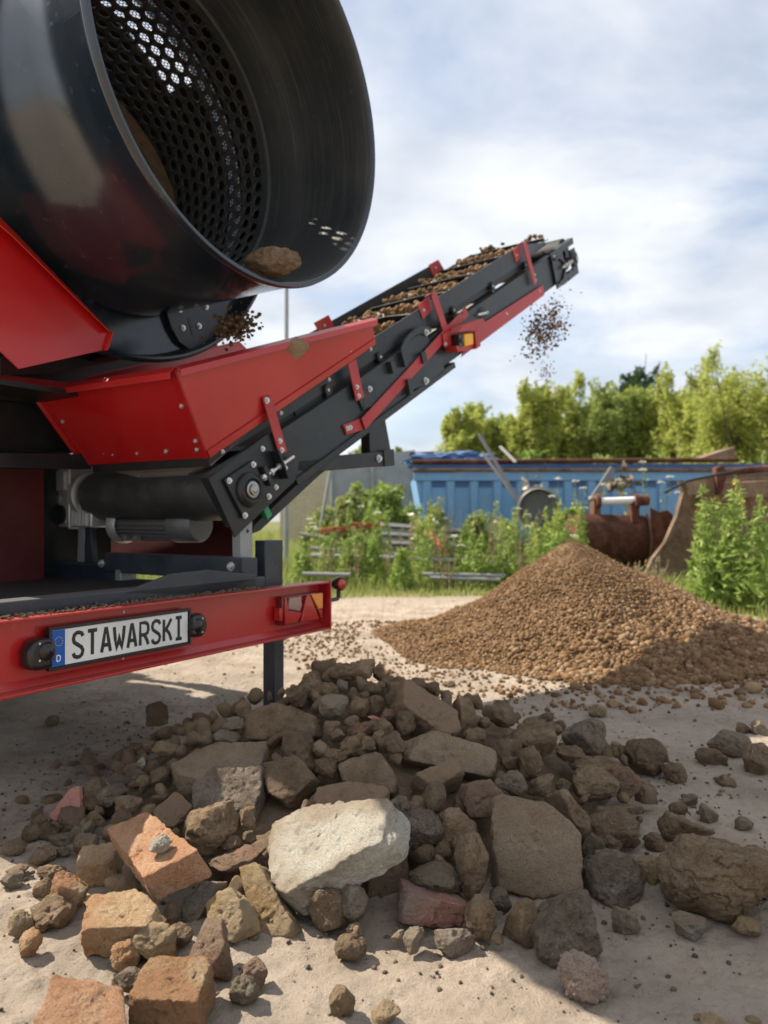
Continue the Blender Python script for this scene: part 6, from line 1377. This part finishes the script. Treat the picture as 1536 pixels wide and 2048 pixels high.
    MB().prism([P(a, b, d+.02+.002*(a-1300)) for a, b in sideo], (.02, .03, 0)).build('side_plate', M['rust_light'], root4, .004)
    edge = sideo[:6]; m = MB()
    for i in range(5):
        a, b = edge[i], edge[i+1]; m.prism([P(a[0]-7, a[1], d-.02), P(a[0]+3, a[1], d-.02), P(b[0]+3, b[1], d-.02), P(b[0]-7, b[1], d-.02)], (0, .10, 0))
    m.build('wear_edge', M['rust_light'], root4)
    m = MB(); m.prism([P(1372, 962, d-.04), P(1438, 950, d-.04), P(1440, 985, d-.04), P(1376, 992, d-.04)], (0, .05, 0)); m.build('top_plate', M['rust_light'], root4, .01)
    MB().prism([P(1432, 935, d-.10), P(1446, 930, d-.10), P(1456, 945, d-.10), P(1445, 985, d-.10), P(1436, 990, d-.10)], (0, .12, 0)).build('ear', M['rust'], root4, .01)
    MB().prism([P(1440, 965, d-.02), P(1650, 955, d+.1), P(1650, 1005, d+.1), P(1440, 992, d-.02)], (0, .06, 0)).build('cross_tube', M['rust_light'], root4, .02)
    MB().cyl(P(1448, 944, d-.05), P(1640, 930, d-.05), .045, 16).build('pin_tube', M['rust'], root4)
    # far side of the big bucket
    MB().prism([P(a+40, b-10, d+1.6) for a, b in sideo], (.02, .03, 0)).build('side_plate', M['rust_light'], root4)
    vs = []; bo = [(1640, 950), (1650, 985), (1620, 1040), (1560, 1100), (1480, 1140), (1400, 1150), (1330, 1150)]
    for a, b in bo: vs += [P(a, b, d+.6), P(a+40, b-10, d+1.6)]
    MB().add(vs, [(2*i, 2*i+1, 2*i+3, 2*i+2) for i in range(len(bo)-1)]).build('shell', M['rust_light'], root4)
    # hose across the bucket
    o = MB().tube([P(1330, 985, d-.3), P(1375, 962, d-.25), P(1440, 948, d-.2), P(1490, 938, d-.2)], .016, 8).build('steel_cable', M['black'], None); tag(o, 'thin dark cable running over the large rusty bucket', 'cable')
    # ---- guardrails, pipes, plank
    for k, (a, b, d, lb) in enumerate((((760, 1054), (935, 1068), 12.3, 'upper galvanised guardrail of the stack, left end raised'), ((762, 1072), (935, 1082), 12.15, 'middle galvanised guardrail of the stack'), ((765, 1090), (935, 1096), 12.0, 'lowest galvanised guardrail of the stack'))):
        p, q = P(*a, d), P(*b, d+.2); pr = [(-.155, 0), (-.10, -.02), (-.08, -.08), (-.03, -.08), (0, -.01), (.03, -.08), (.08, -.08), (.10, -.02), (.155, 0)]; vs = []
        for e in (p, q):
            for (zz, yy) in pr: vs.append(e+[0, yy, zz*.55])
        for e in (p, q):
            for (zz, yy) in pr: vs.append(e+[0, yy+.006, zz*.55])
        n_ = len(pr); o = MB().add(vs, [(i, i+1, n_+i+1, n_+i) for i in range(n_-1)]+[(2*n_+i, 3*n_+i, 3*n_+i+1, 2*n_+i+1) for i in range(n_-1)]).build('guardrail', M['galv'], None); tag(o, lb, 'guardrail', 'stacked guardrails')
    for a, b, r_, d, lb in (((818, 1119), (1046, 1127), .045, 11.0, 'long galvanised pipe ending beside the soil heap'), ((612, 1112), (815, 1117), .04, 11.1, 'galvanised pipe left of the long one'), ((622, 1097), (692, 1103), .035, 11.6, 'short pipe above the left pipe'), ((735, 1104), (815, 1110), .035, 11.7, 'short pipe leaning on the guardrail stack'),
                         ((600, 1068), (668, 1078), .03, 12.4, 'thin pipe at the left among the weeds'), ((820, 1098), (960, 1118), .03, 11.6, 'thin pipe running down right from the guardrails'), ((605, 1148), (700, 1150), .03, 10.1, 'pale pipe in the grass at the left'), ((845, 1149), (1012, 1152), .03, 10.2, 'pipe in the grass left of the soil heap'), ((860, 1156), (1000, 1160), .028, 10.1, 'lowest pipe in the grass left of the soil heap')):
        p, q = P(*a, d), P(*b, d); p[2] = max(p[2], .04); q[2] = max(q[2], .04)
        o = MB().lathe((p+q)/2, nrm(q-p), nrm(np.cross(q-p, Z3)), nrm(np.cross(nrm(np.cross(q-p, Z3)), q-p)), [(-np.linalg.norm(q-p)/2, r_*.8), (-np.linalg.norm(q-p)/2, r_), (np.linalg.norm(q-p)/2, r_), (np.linalg.norm(q-p)/2, r_*.8)], 16).build('steel_pipe', M['galv'], None); tag(o, lb, 'pipe')
    o = MB().prism([P(848, 1064, 11.6), P(862, 1061, 11.6), P(902, 1105, 11.2), P(888, 1109, 11.2)], (0, .06, .01)).build('rusty_plank', M['rust_orange'], None, .005); tag(o, 'flat rust-orange plate leaning across the guardrails', 'metal plate')
    for a, b, lb in (((642, 1058), (662, 1066), 'left short red beam end in the weeds'), ((664, 1054), (693, 1064), 'middle short red beam end in the weeds'), ((700, 1046), (766, 1056), 'longer red beam lying left of the guardrails')):
        p, q = P(*a, 12.8), P(*b, 12.8); o = MB().box((p+q)/2, [(q-p)[0]/2, 0, 0], [0, .1, 0], [0, 0, .05]).build('red_beam', M['rust_orange'], None, .01); tag(o, lb, 'beam')
    # beige wall, grey fence panel, pole
    m = MB(); p = P(560, 1000, 22); q = P(657, 1000, 22); root5 = thing('plastered_building', 'low beige plastered building behind the conveyor support', 'building', ((p[0]+q[0])/2, 24, 0))
    MB().prism([(p[0], 22, 0), (q[0], 22, 0), (q[0], 22, 2.9), (p[0], 22, 2.9)], (0, 5, 0)).build('wall', M['plaster'], root5)
    MB().prism([(p[0]-.2, 21.8, 2.9), (q[0]+.2, 21.8, 2.9), (q[0]+.2, 21.8, 3.0), (p[0]-.2, 21.8, 3.0)], (0, 5.4, 0)).build('roof', M['rust_light'], root5)
    root6 = thing('sheet_fence', 'grey sloping sheet fence panel beside the beige building', 'fence', tuple(P(720, 1000, 18)*[1, 1, 0]))
    MB().prism([P(664, 1060, 18), P(664, 945, 18), P(700, 915, 18), P(830, 900, 18), P(832, 1050, 18)], (0, .04, 0)).build('panel', M['galv'], root6)
    for px in (664, 745, 828): MB().cyl(P(px, 1055, 17.9), P(px, 925, 17.9), .04, 10).build('post', M['galv'], root6)
    o = MB().cyl(P(641, 1055, 15.5), P(663, 930, 15.5), .035, 12).build('leaning_pole', M['galv'], None); tag(o, 'thin steel pole leaning in front of the beige wall', 'pole')
    b_ = P(573, 700, 12); b_[2] = 0; root7 = thing('lamp_post', 'thin grey post rising between the drum and the conveyor', 'post', tuple(b_))
    MB().cyl(b_, b_+[0, 0, 4.9], .038, 20, .032).build('pole', M['galv'], root7); MB().cyl(b_, b_+[0, 0, .06], .10, 16).build('base_flange', M['galv'], root7)
scrap()

def weed(name, px, by, hpx, d, kind, label, seed, group=None):
    rng = np.random.RandomState(seed); b = P(px, 1040, d); b[2] = 0; H = hpx*d/1500; root = thing(name, label, 'weed', tuple(b), group); ns = {'tall': 3, 'goldenrod': 3, 'umbel': 2, 'dry': 5, 'hollyhock': 1}[kind]
    st = MB(); L = []; S_ = []; fl = []; fs = []
    for k in range(ns):
        top = b+[rng.normal(0, .10*H), rng.normal(0, .08*H), H*rng.uniform(.78, 1)]; base = b+[rng.normal(0, .04), rng.normal(0, .04), 0]; mid = (base+top)/2+[rng.normal(0, .03*H), 0, 0]; st.tube([base, mid, top], [.009, .007, .003], 6)
        nl = int({'tall': 95, 'goldenrod': 100, 'umbel': 18, 'dry': 26, 'hollyhock': 14}[kind])
        for j in range(nl):
            f = rng.uniform(.04, 1)**.8; p = (base*(1-f)**2+mid*2*f*(1-f)+top*f*f); rad = {'tall': .16, 'goldenrod': .11, 'umbel': .10, 'dry': .035, 'hollyhock': .12}[kind]*(1.15-f); a = rng.uniform(0, 6.28); L.append(p+[math.cos(a)*rad, math.sin(a)*rad, rng.uniform(-.02, .05)]); S_.append({'tall': .045, 'goldenrod': .034, 'umbel': .03, 'dry': .018, 'hollyhock': .07}[kind]*rng.uniform(.6, 1.2)*(1.2-f*.6))
        if kind == 'goldenrod':
            for j in range(26): fl.append(top+[rng.normal(0, .03), rng.normal(0, .03), -abs(rng.normal(0, .10))]); fs.append(rng.uniform(.008, .018))
        if kind == 'umbel':
            for j in range(50):
                a, r = rng.uniform(0, 6.28), .06*rng.uniform(0, 1)**.5; fl.append(top+[math.cos(a)*r, math.sin(a)*r, .02-5*r*r+rng.normal(0, .006)]); fs.append(.013)
        if kind == 'hollyhock':
            for j in range(10): fl.append(top+[rng.normal(0, .07), rng.normal(0, .05), -.12+rng.normal(0, .12)]); fs.append(.055)
    mt = {'tall': 'fresh', 'goldenrod': 'fresh', 'umbel': 'mid', 'dry': 'dry', 'hollyhock': 'mid'}[kind]
    stem = GREENS['dry'] if kind == 'dry' else GREENS['mid']
    st.build('stems', stem, root); leaf_mesh('leaves', np.array(L), np.array(S_), GREENS[mt], seed, 1.9, .3 if kind != 'dry' else .9, root)
    if fl: leaf_mesh('blossoms', np.array(fl), np.array(fs), GREENS['yellow' if kind == 'goldenrod' else 'white'], seed+1, .8, 0, root)
    return root
def weeds():
    W_ = [('tall', 1408, 260, 8.0, 'leafy weed at the left of the tall clump before the large bucket'), ('tall', 1440, 220, 7.8, 'low leafy weed in the middle of the clump in front of the large bucket'), ('tall', 1470, 250, 7.7, 'tall leafy weed right of the middle of the clump'), ('goldenrod', 1486, 265, 7.9, 'tallest yellow-tipped weed of the clump at the right edge'),
          ('tall', 1515, 235, 7.5, 'bushy weed at the right picture edge'), ('goldenrod', 1530, 260, 7.9, 'yellow-tipped weed at the right picture edge'), ('tall', 1425, 120, 7.8, 'short weed at the foot of the large bucket'), ('goldenrod', 1405, 255, 8.1, 'slim yellow-tipped weed against the side of the large bucket'),
          ('goldenrod', 1102, 205, 9.3, 'yellow-tipped weed behind the top of the soil heap'), ('goldenrod', 1125, 175, 9.3, 'shorter yellow-tipped weed behind the soil heap'), ('goldenrod', 1158, 200, 9.4, 'weed left of the small rusty bucket'), ('goldenrod', 1088, 165, 9.2, 'leafy weed left of the two taller ones behind the heap'), ('tall', 1140, 140, 9.1, 'low leafy weed in front of the small bucket'), 
          ('umbel', 1120, 215, 11.4, 'wild carrot before the middle of the container'), ('umbel', 1150, 210, 11.6, 'wild carrot right of the yellow-tipped weeds'), ('umbel', 1275, 225, 11.4, 'wild carrot above the white bucket pin'), ('umbel', 1310, 235, 11.5, 'wild carrot right of the shredded metal'), ('umbel', 1335, 220, 11.3, 'wild carrot between the two buckets'), ('umbel', 1355, 240, 11.8, 'tall wild carrot left of the large bucket'), ('umbel', 1180, 200, 11.2, 'wild carrot behind the small bucket ear'),
          ('hollyhock', 846, 170, 11.0, 'pale flowering mallow in front of the left part of the container'), ('hollyhock', 835, 145, 10.8, 'smaller pale mallow beside the flowering one'),
          ('tall', 930, 130, 10.8, 'green weed below the leaning bars'), ('tall', 960, 115, 10.4, 'green weed left of the long pipe end'), ('goldenrod', 1000, 150, 10.4, 'weed in front of the drum end'), ('goldenrod', 1035, 165, 10.2, 'weed right of the drum end'), ('tall', 655, 110, 10.8, 'bright green weed in front of the red beams'), ('tall', 690, 105, 10.6, 'bright green weed left of the guardrails'), ('tall', 720, 115, 10.7, 'bright green weed below the longer red beam'), ('tall', 800, 85, 10.0, 'low bright weed in front of the left pipe'), ('umbel', 715, 160, 11.5, 'white-topped weed by the longer red beam'), ('umbel', 745, 165, 11.5, 'white-topped weed left of the guardrail stack')]
    for i, (k, px, h_, d, lb) in enumerate(W_): weed('tall_weed', px, 0, h_, d, k, lb, 700+i, 'tall weeds in the scrap yard')
    for i in range(80):
        rg = random.Random(i); px = rg.uniform(600, 1060) if i < 60 else rg.uniform(850, 1150); d = rg.uniform(10.0, 13.2); weed('wild_plant', px, 0, rg.uniform(60, 135) if i < 46 else rg.uniform(120, 170), d, rg.choice(['tall', 'dry', 'goldenrod', 'dry', 'umbel']), 'wild plant standing among pipes and grass left of the soil heap', 900+i, 'wild plants left of the soil heap')
    for i in range(26):
        rg = random.Random(i+77); px = rg.uniform(1080, 1540); d = rg.uniform(8.6, 11.5); d = 12.2 if 1160 < px < 1400 else d; weed('wild_plant', px, 0, rg.uniform(60, 130), d, rg.choice(['tall', 'goldenrod', 'dry', 'umbel']), 'wild plant growing around the rusty buckets', 960+i, 'wild plants around the buckets')
    for i in range(12): weed('dry_stalk', 1205+i*11, 0, 100+12*math.sin(i*2.1), 7.6+.12*math.sin(i*3.3), 'dry', 'bleached dry stalk behind the right flank of the soil heap', 800+i, 'dry stalks behind the soil heap')
weeds()
def grass():
    rng = np.random.RandomState(77); n = 150000
    u = rng.uniform(0, 1, n); y = 9.0+u**1.3*24; x = rng.uniform(-.62, .72, n)*y
    # a strip coming nearer along the right of the soil heap
    n2 = 16000; y2 = rng.uniform(6.3, 9.6, n2); x2 = rng.uniform(2.3, 5.2, n2)+np.clip(7.5-y2, 0, 2)*.9
    x = np.concatenate([x, x2]); y = np.concatenate([y, y2]); edge = fbm(np.stack([x*.8, y*.8, x*0], -1), 5, 3)
    lim = np.where(x > 2.0, 0, 9.25)+edge*.8; k = (y > lim) & (heap_h(x, y) < .02); x, y = x[k], y[k]; n = len(x)
    dens = fbm(np.stack([x*.9, y*.9, x*0], -1), 15, 3); k = rng.uniform(-.5, .5, n) < dens+.25; x, y, dens = x[k], y[k], dens[k]; n = len(x)
    near = np.clip((y-np.where(x > 2.0, 6.5, 9.2))/2.0, .25, 1); h = (.10+.28*rng.uniform(0, 1, n)**2+.18*np.clip(dens, 0, 1))*near*(1+(y-9)*.012)*np.where(y > 9.9, 1.35, 1); wd = .006*(1+(y-7)*.10)
    a = rng.uniform(0, 2*np.pi, n); le = rng.normal(0, .3, (n, 2))*h[:, None]; z0 = ground_z(x, y)
    B_ = np.stack([x, y, z0], -1); dx = np.stack([np.cos(a)*wd, np.sin(a)*wd, 0*a], -1); m1 = B_+np.stack([le[:, 0]*.3, le[:, 1]*.3, h*.6], -1); tp = B_+np.stack([le[:, 0], le[:, 1], h], -1)
    V = np.stack([B_-dx, B_+dx, m1+dx*.7, m1-dx*.7, tp], 1).reshape(-1, 3); i = np.arange(n)*5
    q = np.stack([i, i+1, i+2, i+3], -1); t = np.stack([i+3, i+2, i+4], -1)
    fl = np.concatenate([q.ravel(), t.ravel()]); lp = np.concatenate([np.full(n, 4), np.full(n, 3)])
    me = np_mesh('grass', V, fl, lp, GREENS['grass'], smooth=False); o = bpy.data.objects.new('grass', me); link(o); tag(o, 'tall wild grass growing around the scrap and along the yard edge', 'grass', kind='stuff')
grass()
